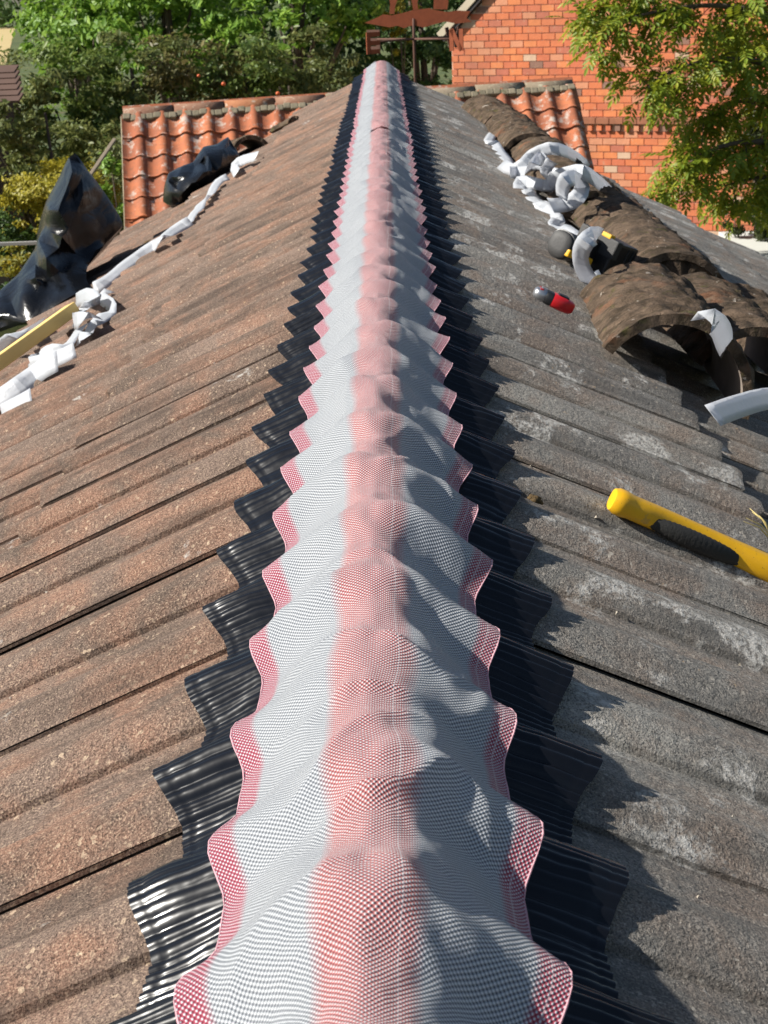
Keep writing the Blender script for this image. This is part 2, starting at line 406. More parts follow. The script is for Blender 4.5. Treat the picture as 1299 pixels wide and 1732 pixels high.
def leaf_material(name, a, b, c3, trans=0.35):
    q = NB(name)
    rp = q.new('ShaderNodeNewGeometry').outputs['Random Per Island']
    big = q.noise(q.pos(), 0.9, 3)
    c = q.mix(q.ramp(big, [(0.35, 0.0), (0.65, 1.0)]), a, b)
    c = q.mix(q.ramp(rp, [(0.0, 0.0), (0.55, 0.15), (1.0, 1.0)]), c, c3)
    q.fin(c, 0.48, None, Specular_IOR_Level=0.35)
    tr = q.new('ShaderNodeBsdfTranslucent'); q.lk(q.mix(0.5, c, c3), tr.inputs['Color'])
    mx = q.new('ShaderNodeMixShader'); mx.inputs[0].default_value = trans
    q.lk(q.b.outputs[0], mx.inputs[1]); q.lk(tr.outputs[0], mx.inputs[2]); q.lk(mx.outputs[0], q.out.inputs['Surface'])
    return q.m
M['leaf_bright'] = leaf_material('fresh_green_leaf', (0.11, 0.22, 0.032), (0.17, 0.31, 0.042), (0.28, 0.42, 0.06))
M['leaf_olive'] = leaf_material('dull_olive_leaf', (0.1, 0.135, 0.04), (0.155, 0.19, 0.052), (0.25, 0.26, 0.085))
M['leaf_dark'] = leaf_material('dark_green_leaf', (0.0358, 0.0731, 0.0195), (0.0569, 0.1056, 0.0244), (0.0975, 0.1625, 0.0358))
M['leaf_gold'] = leaf_material('golden_clipped_leaf', (0.3019, 0.2804, 0.0302), (0.4096, 0.3558, 0.0345), (0.5175, 0.4312, 0.0475))
M['leaf_ash'] = leaf_material('yellowing_ash_leaf', (0.12, 0.2, 0.02), (0.19, 0.27, 0.026), (0.38, 0.38, 0.03), 0.4)
M['leaf_yellow'] = leaf_material('turning_yellow_leaf', (0.168, 0.196, 0.028), (0.224, 0.21, 0.028), (0.364, 0.294, 0.028), 0.4)
M['leaf_mid'] = leaf_material('mid_green_leaf', (0.085, 0.14, 0.032), (0.135, 0.2, 0.042), (0.24, 0.3, 0.07))
M['leaf_brown'] = leaf_material('browning_orchard_leaf', (.10, .10, .035), (.15, .145, .045), (.24, .20, .07))
M['leaf_ivy'] = leaf_material('dark_ivy_leaf', (0.03, 0.0456, 0.0144), (0.054, 0.072, 0.0216), (0.09, 0.102, 0.036))  # the ivy like shrub's own dark green

# ------------------------------------------------------------------ ground, field, far wood
GZ = -5.0
q = NB('rough_lawn'); P = q.pos()
c = q.mix(q.ramp(q.noise(P, 0.35, 6, 0.65), [(0.38, 0.0), (0.62, 1.0)]), (0.045, 0.075, 0.018), (0.10, 0.12, 0.030))
c = q.mix(q.ramp(q.noise(P, 1.7, 5, 0.7), [(0.56, 0.0), (0.66, 0.8)]), c, (0.15, 0.085, 0.045))
grass_m = q.fin(c, 0.95, q.bump(q.noise(P, 14, 4), 0.8, 0.08))
tag(link('ground', pyd('ground', [(-400, -60, GZ), (400, -60, GZ), (400, 900, GZ), (-400, 900, GZ)], [(0, 1, 2, 3)]), grass_m), kind='structure')
q = NB('straw_field'); P = q.pos()
field_m = q.fin(q.mix(q.noise(q.mapping(P, (0.4, 3, 1)), 0.3, 4), (0.42, 0.30, 0.12), (0.50, 0.40, 0.19)), 0.95)
tag(link('field', pyd('field', [(-150, 95, GZ + .03), (-21, 95, GZ + .03), (-62, 300, GZ + .03), (-150, 300, GZ + .03)], [(0, 1, 2, 3)]), field_m), kind='structure')

# ------------------------------------------------------------------ main roof
RP = 0.143; TW = RP * 2; ROLL = 0.025; ROLL_T = 0.0200     # drape of the strip, roll height of the tiles
Y0 = 0.105                                   # phase of the first roll crest
def hT_np(y):
    t = (np.asarray(y, float) - Y0) / RP; t = (t - np.round(t)) * RP
    return ROLL * np.where(np.abs(t) < 0.050, np.cos(np.clip(np.abs(t) / 0.050, 0, 1) * math.pi / 2) ** 1.7, 0.0)
TILT, TL = 0.024, 0.42
def tile_mesh(sign, seed, kind=0):
    r = np.random.default_rng(seed)
    # v runs along the ridge away from the camera; the lip sits on the near side of a roll
    def ph_(t):                                  # abrupt near foot, rounded back
        return 0.0052 + (ROLL_T - 0.0052) * math.sin(math.pi / 2 * (1 + t / 0.036)) ** 0.8 if t < 0 else ROLL_T * math.cos(min(t / 0.056, 1) * math.pi / 2) ** 1.5
    vv, prof = [], []
    for v, h in ((-.0415, .0050), (-.0390, .0064)): vv.append(v); prof.append(h)
    for t in (-.034, -.024, -.012, 0, .013, .026, .039, .052): vv.append(t); prof.append(ph_(t))
    vv += [.078, RP - .0372, RP - .0358]; prof += [0.0, 0.0, .0056]
    for t in (-.030, -.020, -.010, 0, .013, .026, .039, .052): vv.append(RP + t); prof.append(ph_(t))
    vv += [.225, .252]; prof += [0.0, -.001]
    vv, prof = np.array(vv), np.array(prof)
    na = 7; av = np.array([0, .10, .22, .32, .385, .412, TL])
    V = []
    chips = r.normal(0, 0.0022, len(vv)) + (r.random(len(vv)) < 0.10) * -0.007
    for j, a in enumerate(av):
        for i, v in enumerate(vv):
            aa = a + (chips[i] if j == na - 1 else 0)
            h = prof[i] + TILT * a / TL + 0.0012 * fbm(v * 25 + seed * 3, a * 18, seed) - (0.0016 if j == na - 1 else 0)
            V.append((sign * aa, v, h))
    n = len(vv); top = len(V)
    for j in (0, na - 1):                        # underside: head and tail rows
        for i, v in enumerate(vv):
            V.append((sign * (av[j] + (chips[i] if j else 0)), v, prof[i] * 0.93 + TILT * av[j] / TL - (0.0155 if v > -0.015 else 0.0036)))
    f = grid_faces(n, na, flip=sign > 0)
    def q4(a, b, c, d): f.append((a, b, c, d))
    for i in range(n - 1):
        t0 = (na - 1) * n + i; u0 = top + n + i
        q4(t0, t0 + 1, u0 + 1, u0) if sign < 0 else q4(t0 + 1, t0, u0, u0 + 1)
    # near lip face and far edge
    q4(0, (na - 1) * n, top + n, top); q4(n - 1, top + n - 1, top + 2 * n - 1, na * n - 1)
    f += grid_faces(n, 2, flip=sign < 0, off=top)
    me = pyd('roof_tile', V, f)
    me.shade_smooth(); me.set_sharp_from_angle(angle=R(36))
    return me
main_roof = empty('tiled_roof', (0, 4.5, -0.6))
tag(main_roof, 'low brown and grey double roll concrete tiled roof under the striped ridge strip', 'roof')
variants = {s: [tile_mesh(s, k + (0 if s < 0 else 10)) for k in range(4)] for s in (-1, 1)}
for me in variants[-1]: me.materials.append(M['tile_warm'])
for me in variants[1]: me.materials.append(M['tile_grey'])
TAILS = {-1: [0.475, 0.815, 1.16], 1: [0.485, 0.825, 1.165, 1.505, 1.845, 2.185]}
FAR = {-1: [8.75, 8.0, 7.05], 1: [8.75, 8.75, 8.2, 7.95, 7.75, 7.5]}
NT = 31
tile_proto = {}
for side in (-1, 1):
    for ci, tl in enumerate(TAILS[side]):
        for k in range(NT):
            y = Y0 + (k - 1) * TW
            if y + 0.24 > FAR[side][ci] + 0.15: continue
            me = random.choice(variants[side])
            o = bpy.data.objects.new('roof_tile', me); COL.objects.link(o)
            n = Vector((side * SP, 0, CP)); xa = Vector((CP, 0, -SP)) if side > 0 else Vector((CP, 0, SP))
            js = random.gauss(0, 0.003); hh = random.uniform(-0.001, 0.0015)
            Mx = frame(roof(side, tl - TL + js, y, hh), xa, Vector((0, 1, 0)), n) @ Matrix.Rotation(random.gauss(0, 0.0035), 4, 'Z')
            o.parent = main_roof; o.matrix_parent_inverse = Matrix.Translation(-main_roof.location); o.matrix_basis = Mx
# felt deck under the tiles, gable below
for side in (-1, 1):
    e = TAILS[side][-1] - 0.05; fy = min(FAR[side]) - 0.05
    pts = [roof(side, 0.0, 0.0, -0.03), roof(side, e, 0.0, -0.03), roof(side, e, fy, -0.03), roof(side, 0.5, 8.62, -0.03), roof(side, 0.0, 8.62, -0.03)]
    low = [p + Vector((0, 0, -0.04)) for p in pts]
    f = [(0, 1, 2, 3, 4), (9, 8, 7, 6, 5)] + [(i, (i + 1) % 5, 5 + (i + 1) % 5, 5 + i) for i in range(5)]
    link('roof_deck', pyd('roof_deck', pts + low, f), M['deck'], main_roof)
tube('ridge_batten', [(0, 0.0, -0.012), (0, 8.6, -0.012)], [0.022, 0.022], M['batten'], main_roof, 6)
wb = bmesh.new()
bm_box(wb, (2.0, 7.0, 4.3), Matrix.Translation((0.1, 3.55, -2.85)))
link('wall', bm_mesh('wall', wb), M['wall'], main_roof)

# ------------------------------------------------------------------ ridge strip: mesh fabric with pleated flaps
def edge_s(y, side):
    c = hT_np(y) / ROLL
    return 0.072 + 0.007 * c + 0.004 * vnoise(y / RP, 3.3 * side, 1.5) + 0.002 * vnoise(y * 17, 1.3 * side, 4.5)
def fabric_surface(y, u, lift, seed):
    """y, u arrays -> X, Z of the draped mesh; u = -1..1 across"""
    side = np.where(u < 0, -1.0, 1.0); au = np.abs(u)
    ph = 0.012 * vnoise(y * 4, seed, 2.0)
    c = hT_np(y + ph * (1 - au)) / ROLL
    s = np.where(side < 0, edge_s(y, -1), edge_s(y, 1))
    va = 0.94 + 0.22 * vnoise(y / RP * 0.9, side * 2.7, 3.1)
    he = 0.013 + hT_np(y) * va + TILT * np.maximum(s - 0.06, 0) / TL + 0.008 * (1 - c)
    Xe = s * CP + he * SP; Ze = -s * SP + he * CP
    zt = 0.043 + 0.004 * vnoise(y * 2.1, seed, 5.0) + 0.0055 * (c - 0.45)
    shape = 0.45 * (1 - au ** 1.75) + 0.55 * (0.5 + 0.5 * np.cos(math.pi * np.clip(au, 0, 1)))
    Z = Ze + (zt - Ze) * shape
    X = side * Xe * (au ** 0.94)
    # drag folds running from the roll crests up towards the crown
    drag = y - 0.055 * np.sin(au * 2.2) * (0.6 + 0.5 * vnoise(y * 3.3, seed, 8)) + 0.02 * vnoise(y * 6, u * 1.2 + seed, 1)
    cc = hT_np(drag) / ROLL
    mid = np.sin(np.clip(au, 0, 1) * math.pi) ** 0.8
    Z = Z + (0.0105 * (cc - 0.4)) * mid * (0.65 + 0.5 * vnoise(y * 7, side * 2, seed))
    Z = Z + 0.0066 * fbm(y * 13 + seed, u * 2.0 + 0.9 * y, 4.0, 4) * (1 - 0.75 * au)
    # sharper creases across the crown
    w1 = vnoise(y * 11 + 0.8 * vnoise(y * 6, u * 2, 3), u * 0.9 + seed, 9.0)
    Z = Z + 0.0048 * (1 - np.abs(w1) * 1.9).clip(0, 1) ** 1.5 * (1 - au ** 3)
    X = X + 0.003 * vnoise(y * 9, u * 2 + 5, seed) * (1 - au ** 4)
    return X, Z + lift
def make_strip(name, label, ya, yb, lift, seed):
    root = empty(name, (0, ya, 0.03)); tag(root, label, 'ridge strip', 'lengths of striped ridge ventilation strip')
    # rows: fine near the camera, coarser far away
    ys = [ya]
    while ys[-1] < yb: ys.append(ys[-1] + (0.0055 if ys[-1] < 2.2 else 0.008 if ys[-1] < 4.5 else 0.012))
    ys = np.array(ys); nu = 57; us = np.linspace(-1, 1, nu)
    YY, UU = np.meshgrid(ys, us, indexing='ij')
    X, Z = fabric_surface(YY, UU, lift, seed)
    Yj = YY + 0.004 * vnoise(YY * 8, UU * 3, seed + 3) * 1.0
    V = np.stack([X, Yj, Z], -1).reshape(-1, 3)
    idx = np.arange(len(ys) * nu).reshape(len(ys), nu)
    Fc = np.stack([idx[:-1, :-1], idx[:-1, 1:], idx[1:, 1:], idx[1:, :-1]], -1).reshape(-1, 4)
    me = np_mesh('mesh_fabric', V, Fc)
    uvl = me.uv_layers.new(name='UVMap')
    uvv = np.stack([UU.ravel() * 0.100, YY.ravel()], -1)
    uvl.data.foreach_set('uv', uvv[Fc.ravel()].astype(np.float32).ravel())
    fab = link('mesh_fabric', me, M['fabric'], root, True)
    # rolled hem along both edges
    st = 2
    for side in (-1, 1):
        k = 0 if side < 0 else nu - 1
        pts = [Vector((X[j, k], Yj[j, k], Z[j, k])) for j in range(0, len(ys), st)]
        hv, hf = tube_geo(pts, [0.0005 + 0.0002 * math.sin(j * 2.1) for j in range(len(pts))], 5)
        link('hem', pyd('hem', hv, hf), M['hem'], fab, True)
    # pleated side flaps
    for side in (-1, 1):
        ys2 = [ya]
        while ys2[-1] < yb: ys2.append(ys2[-1] + (0.0010 if ys2[-1] < 2.4 else 0.0022 if ys2[-1] < 4.5 else 0.0045))
        ys2 = np.array(ys2); tt = np.array([0, .12, .25, .4, .55, .68, .78, .86, .89, .92, .95, 1.0])
        YY2, T2 = np.meshgrid(ys2, tt, indexing='ij')
        c = hT_np(YY2) / ROLL
        s_in = 0.050; s_out = 0.124 + 0.012 * c + 0.006 * vnoise(YY2 / RP, 1.1 * side, 2) + 0.0015 * vnoise(YY2 * 60, side, 5)
        S = s_in + (s_out - s_in) * T2
        ph = YY2 / 0.0080 + 0.8 * vnoise(YY2 * 30, T2 * 0.5, seed) + 0.5 * vnoise(YY2 * 9, T2 * 0.4 + side, 4)
        amp = 0.0031 * (0.50 + 0.8 * np.clip(vnoise(YY2 * 16, 2.2 * side, seed) + 0.45, 0, 1)) * (0.8 + 0.4 * vnoise(YY2 * 22, T2 * 1.3, 6))
        pl = amp * np.abs(np.sin(np.pi * ph)) ** 0.75
        emb = -0.0004 * (np.abs(T2 - 0.89) < 0.012)
        crump = 0.0050 * fbm(YY2 * 30, T2 * 2.6, 7.0 + side, 3) * np.clip(1.1 - T2, 0, 1)
        # foil bridges the sharp foot of each roll a little
        bridge = 0.003 * np.exp(-((c - 0.12) / 0.16) ** 2)
        Hh = hT_np(YY2) + TILT * np.maximum(S - 0.06, 0) / TL + 0.0032 + pl + emb + crump + bridge + lift * 0.6
        Xf = side * (S * CP + Hh * SP); Zf = -S * SP + Hh * CP
        V = np.stack([Xf, YY2, Zf], -1).reshape(-1, 3)
        nt2 = len(tt); idx = np.arange(len(ys2) * nt2).reshape(len(ys2), nt2)
        Fc = np.stack([idx[:-1, :-1], idx[:-1, 1:], idx[1:, 1:], idx[1:, :-1]], -1).reshape(-1, 4)
        if side < 0: Fc = Fc[:, ::-1]
        link('side_flap', np_mesh('side_flap', V, Fc), M['flap'], root, True)
    return root
make_strip('ridge_strip', 'long near length of red and white mesh ridge strip with black pleated flaps', 0.02, 4.95, 0.0, 1.7)
make_strip('ridge_strip', 'short far length of red and white mesh ridge strip lapping on near the gable', 4.78, 8.70, 0.0055, 6.4)

# ------------------------------------------------------------------ loose half-round ridge tiles
def half_round(name, label, side, s, y, L=0.45, Rr=0.125, yaw=0.0, h=0.0, roll=0.0, pitch=0.0, seed=1, moss=1.0, cat='ridge tile', group='old ridge tiles lifted off and laid on the roof', arc=(0.02, 0.98), plug=False):
    n = Vector((side * SP, 0, CP))
    B = frame(roof(side, s, y, h), Vector((0, 1, 0)).cross(n), Vector((0, 1, 0)), n) @ Matrix.Rotation(yaw, 4, 'Z') @ Matrix.Rotation(pitch, 4, 'X') @ Matrix.Rotation(roll, 4, 'Y')
    root = empty(name, B.to_translation()); tag(root, label, cat, group)
    nu, nv = 49, 56; th = 0.016
    V, Vi = [], []
    for j in range(nv):
        for i in range(nu):
            a = math.pi * (arc[0] + (arc[1] - arc[0]) * i / (nu - 1)); b = L * j / (nv - 1)
            w_ = 1.0 - abs(i / (nu - 1) - 0.5) * 1.2
            r = Rr + moss * (0.0075 * float(fbm(a * 5 + seed * 9, b * 26 + seed, seed * 1.7, 4)) * (0.5 + w_) + 0.005 * float(vnoise(a * 2.0, b * 60, seed)) + 0.004 * float(vnoise(a * 16, b * 130, seed)) * w_)
            if j in (0, nv - 1): r = Rr + moss * (.003 * float(vnoise(a * 4, seed, 2)))
            bb = b + (0.007 * float(fbm(a * 3, seed, 3)) if j in (0, nv - 1) else 0)
            V.append(B @ Vector((-math.cos(a) * r, bb, math.sin(a) * r)))
            Vi.append(B @ Vector((-math.cos(a) * (Rr - th), bb, math.sin(a) * (Rr - th))))
    N = nu * nv; f = grid_faces(nu, nv, True); v2 = list(V) + list(Vi)
    for i in range(nu - 1):
        f.append((i, i + 1, N + i + 1, N + i)); k = (nv - 1) * nu + i; f.append((k, N + k, N + k + 1, k + 1))
    for j in range(nv - 1):
        k = j * nu; f.append((k, N + k, N + k + nu, k + nu)); k += nu - 1; f.append((k, k + nu, N + k + nu, N + k))
    o = link('shell', pyd('shell', v2, f), M['ridge'], root, True); o.data.set_sharp_from_angle(angle=R(50))
    link('inner_face', pyd('inner_face', Vi, grid_faces(nu, nv)), M['ridge_inside'], root, True)
    if plug:
        pv = []; pr_ = Rr - th - .001
        for k in range(25):
            aa = math.pi * (arc[0] + (arc[1] - arc[0]) * k / 24); pv.append(B @ Vector((-math.cos(aa) * pr_, .012 + .012 * float(vnoise(k * .7, seed, 1)), math.sin(aa) * pr_)))
        pv.append(B @ Vector((0, .002, pr_ * .4))); pf = [(k, k + 1, 25) for k in range(24)] + [(24, 0, 25)]
        link('mortar_plug', pyd('mortar_plug', pv, pf), M['ridge'], root)
    return root
HR = [
    ('mossy half round ridge tile with its open end facing the yellow handle', 0.490, 2.60, 0.56, .128, -0.05, 0.026, 0.02, 2),
    ('mossy ridge tile right behind the nearest one, a tape loop between them', 0.715, 2.95, 0.50, .130, 0.05, 0.030, 0.0, 3),
    ('mossy ridge tile low at the far right of the two nearest ones', 0.93, 3.45, 0.46, .125, 0.10, 0.02, 0.0, 4),
    ('mossy ridge tile with white lichen crust beside the cordless drill', 0.700, 3.74, 0.94, .130, 0.03, 0.025, 0.0, 5),
    ('ridge tile under the wide loop of white tape, second above the drill', 0.635, 4.66, 0.56, .132, -0.04, 0.02, 0.0, 6),
    ('ridge tile under the tangle of white tape, third above the drill', 0.625, 5.20, 0.56, .130, 0.05, 0.02, 0.0, 7),
    ('ridge tile just beyond the tangle of white tape on the right slope', 0.605, 5.74, 0.58, .130, -0.03, 0.02, 0.0, 8),
    ('ridge tile next to the topmost end of the white tape', 0.59, 6.30, 0.58, .128, 0.04, 0.02, 0.0, 9),
    ('ridge tile second from the far gable on the right slope', 0.575, 6.86, 0.60, .124, -0.02, 0.02, 0.0, 10),
    ('farthest ridge tile of the right slope with a dark open end by the gable', 0.575, 7.44, 0.48, .120, 0.18, 0.02, 0.0, 11),
]
for lab, s, y, L, r_, yaw, h, rl, sd_ in HR:
    half_round('ridge_tile', lab, 1, s, y, L, r_, yaw, h - (.006 if y < 3.6 else -.004), rl, 0.0, sd_, plug=3.7 < y < 7.2, arc=(.05, .95))
half_round('ridge_tile', 'broken piece of ridge tile at the right edge below the nearest mossy one', 1, 0.71, 2.02, 0.20, .10, 0.5, 0.02, 0.35, 0.1, 13, 0.8, arc=(0.05, 0.60))
half_round('ridge_tile', 'half round ridge tile with dark open end on the left slope beyond the black bag', -1, 0.62, 7.42, 0.42, .088, 0.28, 0.015, 0.0, 0.0, 14, 0.5)
half_round('ridge_tile', 'small dark ridge tile shard near the pantile roof on the left slope', -1, 0.42, 7.75, 0.16, .05, 0.7, 0.01, 0.5, 0.0, 15, 0.5, arc=(0.1, 0.6))

# ------------------------------------------------------------------ white tape
def ribbon(label, side, pts, width=0.036, name='white_tape', seed=0, curl=0.0, group='strips of white backing tape'):
    """pts: (px, py, height above slope, twist degrees)"""
    P = [list(slope(side, p[0], p[1], p[2])) + [p[3]] for p in pts]
    C = catmull(P, 2); n = Vector((side * SP, 0, CP)); V = []; width *= 1.08 if side > 0 else 1.0; stand = 0.80 if side > 0 else 0.62
    nw = 4
    rr = random.Random(seed)
    ph = rr.random() * 6
    PT, WD, TT = [], [], []
    for i, c in enumerate(C):
        p = Vector(c[:3]); a = Vector(C[max(i - 1, 0)][:3]); b = Vector(C[min(i + 1, len(C) - 1)][:3])
        t = (b - a); t = t.normalized() if t.length > 1e-6 else Vector((0, 1, 0))
        wd = t.cross(n); wd = wd.normalized() if wd.length > 1e-3 else Vector((1, 0, 0))
        fc = t.cross(Vector((0.0, -1.0, 0.12)))        # the strips mostly stand on edge, facing along the ridge
        if fc.length > 1e-3:
            fc.normalize()
            if fc.dot(wd) < 0: fc = -fc
            wd = (wd * (1 - stand) + fc * stand).normalized()
        wd = Matrix.Rotation(R(c[3] * 0.6), 3, t) @ wd
        if WD and wd.dot(WD[-1]) < 0: wd = -wd
        PT.append(p); WD.append(wd); TT.append(t)
    for _ in range(1):
        WD = [(WD[max(i - 1, 0)] + WD[i] * 2 + WD[min(i + 1, len(WD) - 1)]).normalized() for i in range(len(WD))]
    for i, (p, wd, t) in enumerate(zip(PT, WD, TT)):
        nn = t.cross(wd)
        p = p + n * 0.002 * math.sin(i * 0.31 + ph)
        for k in range(nw):
            x = k / (nw - 1) - 0.5
            V.append(p + wd * (x * width) + nn * (curl * width * (x * x * 4 - 0.5)))
    f = grid_faces(nw, len(C))
    me = pyd(name, V, f); o = link(name, me, M['tape'], None, False)
    me.shade_smooth(); me.set_sharp_from_angle(angle=R(9)); md = o.modifiers.new('thickness', 'SOLIDIFY'); md.thickness = 0.0004
    tag(o, label, 'tape', group); return o
ribbon('white tape end curled at the topmost far part of the right slope', 1, [(838, 222, .03, 70), (826, 238, .02, 20), (836, 244, .02, 0), (846, 258, .015, 0), (858, 270, .02, 10), (866, 280, .03, -20)], .034, seed=1)
ribbon('white tape sweeping over the ridge tiles towards the pantile verge', 1, [(848, 276, .03, 20), (868, 288, .035, 10), (888, 276, .07, -40), (902, 262, .10, 30), (930, 252, .14, 10), (960, 258, .15, -10), (980, 270, .13, -20), (990, 284, .11, 10)], .036, seed=2)
ribbon('white tape bunched over the ridge tile in the middle of the tangle', 1, [(862, 292, .03, 0), (888, 292, .05, -30), (905, 278, .11, 40), (918, 264, .12, 20), (934, 272, .14, -50), (924, 284, .10, 60), (922, 300, .07, 80)], .034, seed=3)
ribbon('thin twisted white tape running between the two tape tangles', 1, [(872, 296, .03, 0), (895, 284, .05, 25), (914, 280, .08, 60), (932, 290, .09, 40), (952, 293, .10, 0), (975, 292, .12, 10)], .026, seed=4)
ribbon('ribbed white tape lying level below the tape tangle', 1, [(880, 318, .025, -35), (882, 306, .035, -40), (905, 309, .05, -45), (930, 314, .06, -40), (940, 300, .10, -20), (965, 293, .13, 10), (985, 292, .15, 0), (1008, 306, .14, -10), (1028, 326, .11, -10), (1046, 354, .06, -20)], .036, seed=5)
ribbon('broad white tape loop hanging in front of the second ridge tile', 1, [(932, 346, .05, -30), (956, 345, .06, -35), (976, 334, .09, -30), (984, 318, .11, -10), (972, 303, .13, 20), (956, 306, .12, 50), (950, 322, .09, 70), (950, 336, .07, 80)], .040, seed=6)
ribbon('white tape zigzagging along the slope down to the drill', 1, [(888, 314, .02, 0), (896, 330, .015, 10), (908, 342, .02, -35), (922, 350, .02, 25), (934, 362, .02, -20), (946, 370, .02, 30), (938, 380, .02, -10), (956, 390, .02, 10), (976, 402, .035, 10), (990, 408, .05, 0)], .034, seed=7)
ribbon('white tape looped round the front of the cordless drill', 1, [(1012, 402, .11, -60), (1004, 400, .12, 20), (990, 410, .11, 50), (982, 428, .085, 70), (985, 448, .06, 70), (994, 466, .03, 50), (1004, 474, .022, 10), (1020, 468, .03, -20)], .033, seed=8)
ribbon('short white tape loop between the two nearest ridge tiles', 1, [(1188, 540, .15, 20), (1206, 542, .16, 10), (1220, 556, .14, 0), (1226, 574, .12, -10), (1230, 590, .09, -30)], .030, seed=9)
ribbon('white tape crossing the foot of the nearest ridge tile at the right edge', 1, [(1206, 702, .075, -52), (1235, 690, .080, -50), (1265, 680, .085, -48), (1299, 672, .09, -48), (1360, 668, .09, -40)], .030, seed=10)
# left slope
ribbon('short white tape end by the half round tile on the left slope', -1, [(434, 264, .035, 10), (418, 268, .03, 0), (404, 274, .03, -20), (396, 282, .025, 30), (400, 292, .02, 10)], .040, seed=12)
ribbon('narrow white tape below the black bag on the left slope', -1, [(386, 300, .02, 10), (372, 306, .025, 30), (362, 318, .02, -20), (352, 336, .02, 20), (342, 338, .03, 40), (336, 352, .02, 0), (326, 362, .02, 20), (318, 378, .015, 0)], .036, seed=13)
ribbon('long flat white tape running down beside the black sheet', -1, [(322, 374, .02, 10), (300, 388, .02, 0), (285, 398, .03, -25), (272, 408, .035, 25), (258, 418, .02, 10), (234, 434, .02, 0), (210, 450, .02, 5), (190, 466, .02, 15), (172, 480, .02, -10), (158, 488, .02, 10)], .040, seed=14)
ribbon('crinkled white tape piled at the end of the yellow timber', -1, [(128, 508, .035, 10), (146, 500, .05, 20), (160, 506, .05, -10), (148, 520, .035, 10), (138, 534, .04, 30), (124, 544, .035, 60), (142, 540, .05, -30), (160, 536, .03, 0)], .038, seed=15)
ribbon('white tape doubling back beside the yellow timber end', -1, [(186, 492, .02, 20), (172, 504, .02, 10), (188, 516, .02, 20), (184, 528, .02, -10), (170, 538, .02, 10), (152, 556, .02, 0), (146, 570, .02, 25), (132, 574, .02, 10)], .034, seed=16)
ribbon('folded white tape in the middle of the left tangle', -1, [(138, 552, .025, 10), (122, 572, .025, 20), (104, 588, .03, 10), (76, 598, .03, -15), (56, 606, .03, 35), (52, 618, .03, 60), (80, 612, .025, 20), (108, 604, .02, 0), (128, 594, .02, 10)], .036, seed=17)
ribbon('pale white tape running off the left edge of the picture', -1, [(98, 612, .025, 10), (78, 622, .025, 0), (58, 636, .02, 10), (38, 650, .02, -10), (18, 662, .02, 0), (-10, 678, .02, 5), (-60, 705, .02, 0)], .046, seed=18)
ribbon('stiff white tape scrap with a dark underside below the left tangle', -1, [(52, 668, .02, 15), (36, 678, .018, 5), (18, 688, .015, 0), (2, 698, .012, -5)], .034, seed=19)
ribbon('white tape bulging behind the yellow timber at the left edge', -1, [(70, 545, .03, -20), (44, 556, .05, -30), (22, 570, .06, -30), (4, 586, .05, -20), (-20, 610, .03, -10)], .038, seed=20)

# ------------------------------------------------------------------ yellow timber, sticks
def beam(name, label, a, b, wdt, hgt, mat, cat, upv):
    a, b = Vector(a), Vector(b); t = (b - a).normalized(); side = t.cross(Vector(upv)).normalized(); up = side.cross(t)
    bm = bmesh.new(); bm_box(bm, ((b - a).length, wdt, hgt), Matrix.Identity(4), 0.0015, 1)
    me = bm_mesh(name, bm); o = link(name, me, mat); o.matrix_world = frame((a + b) / 2, t, side, up)
    tag(o, label, cat); return o
nl = Vector((-SP, 0, CP))
beam('timber_batten', 'yellow treated timber batten lying on the left slope by the black sheet', slope(-1, -60, 655, .055), slope(-1, 122, 524, .05), 0.036, 0.030, M['timber'], 'timber', nl)
beam('timber_stick', 'thin grey wooden stick leaning beyond the peak of the black sheet', at(150, 300, 9.2), at(194, 236, 9.6), 0.018, 0.018, M['oldwood'], 'stick', (0, -1, 0.4))
st_ = at(150, 300, 9.2)
bpy.data.objects['timber_stick'].data.name = 'timber_stick'

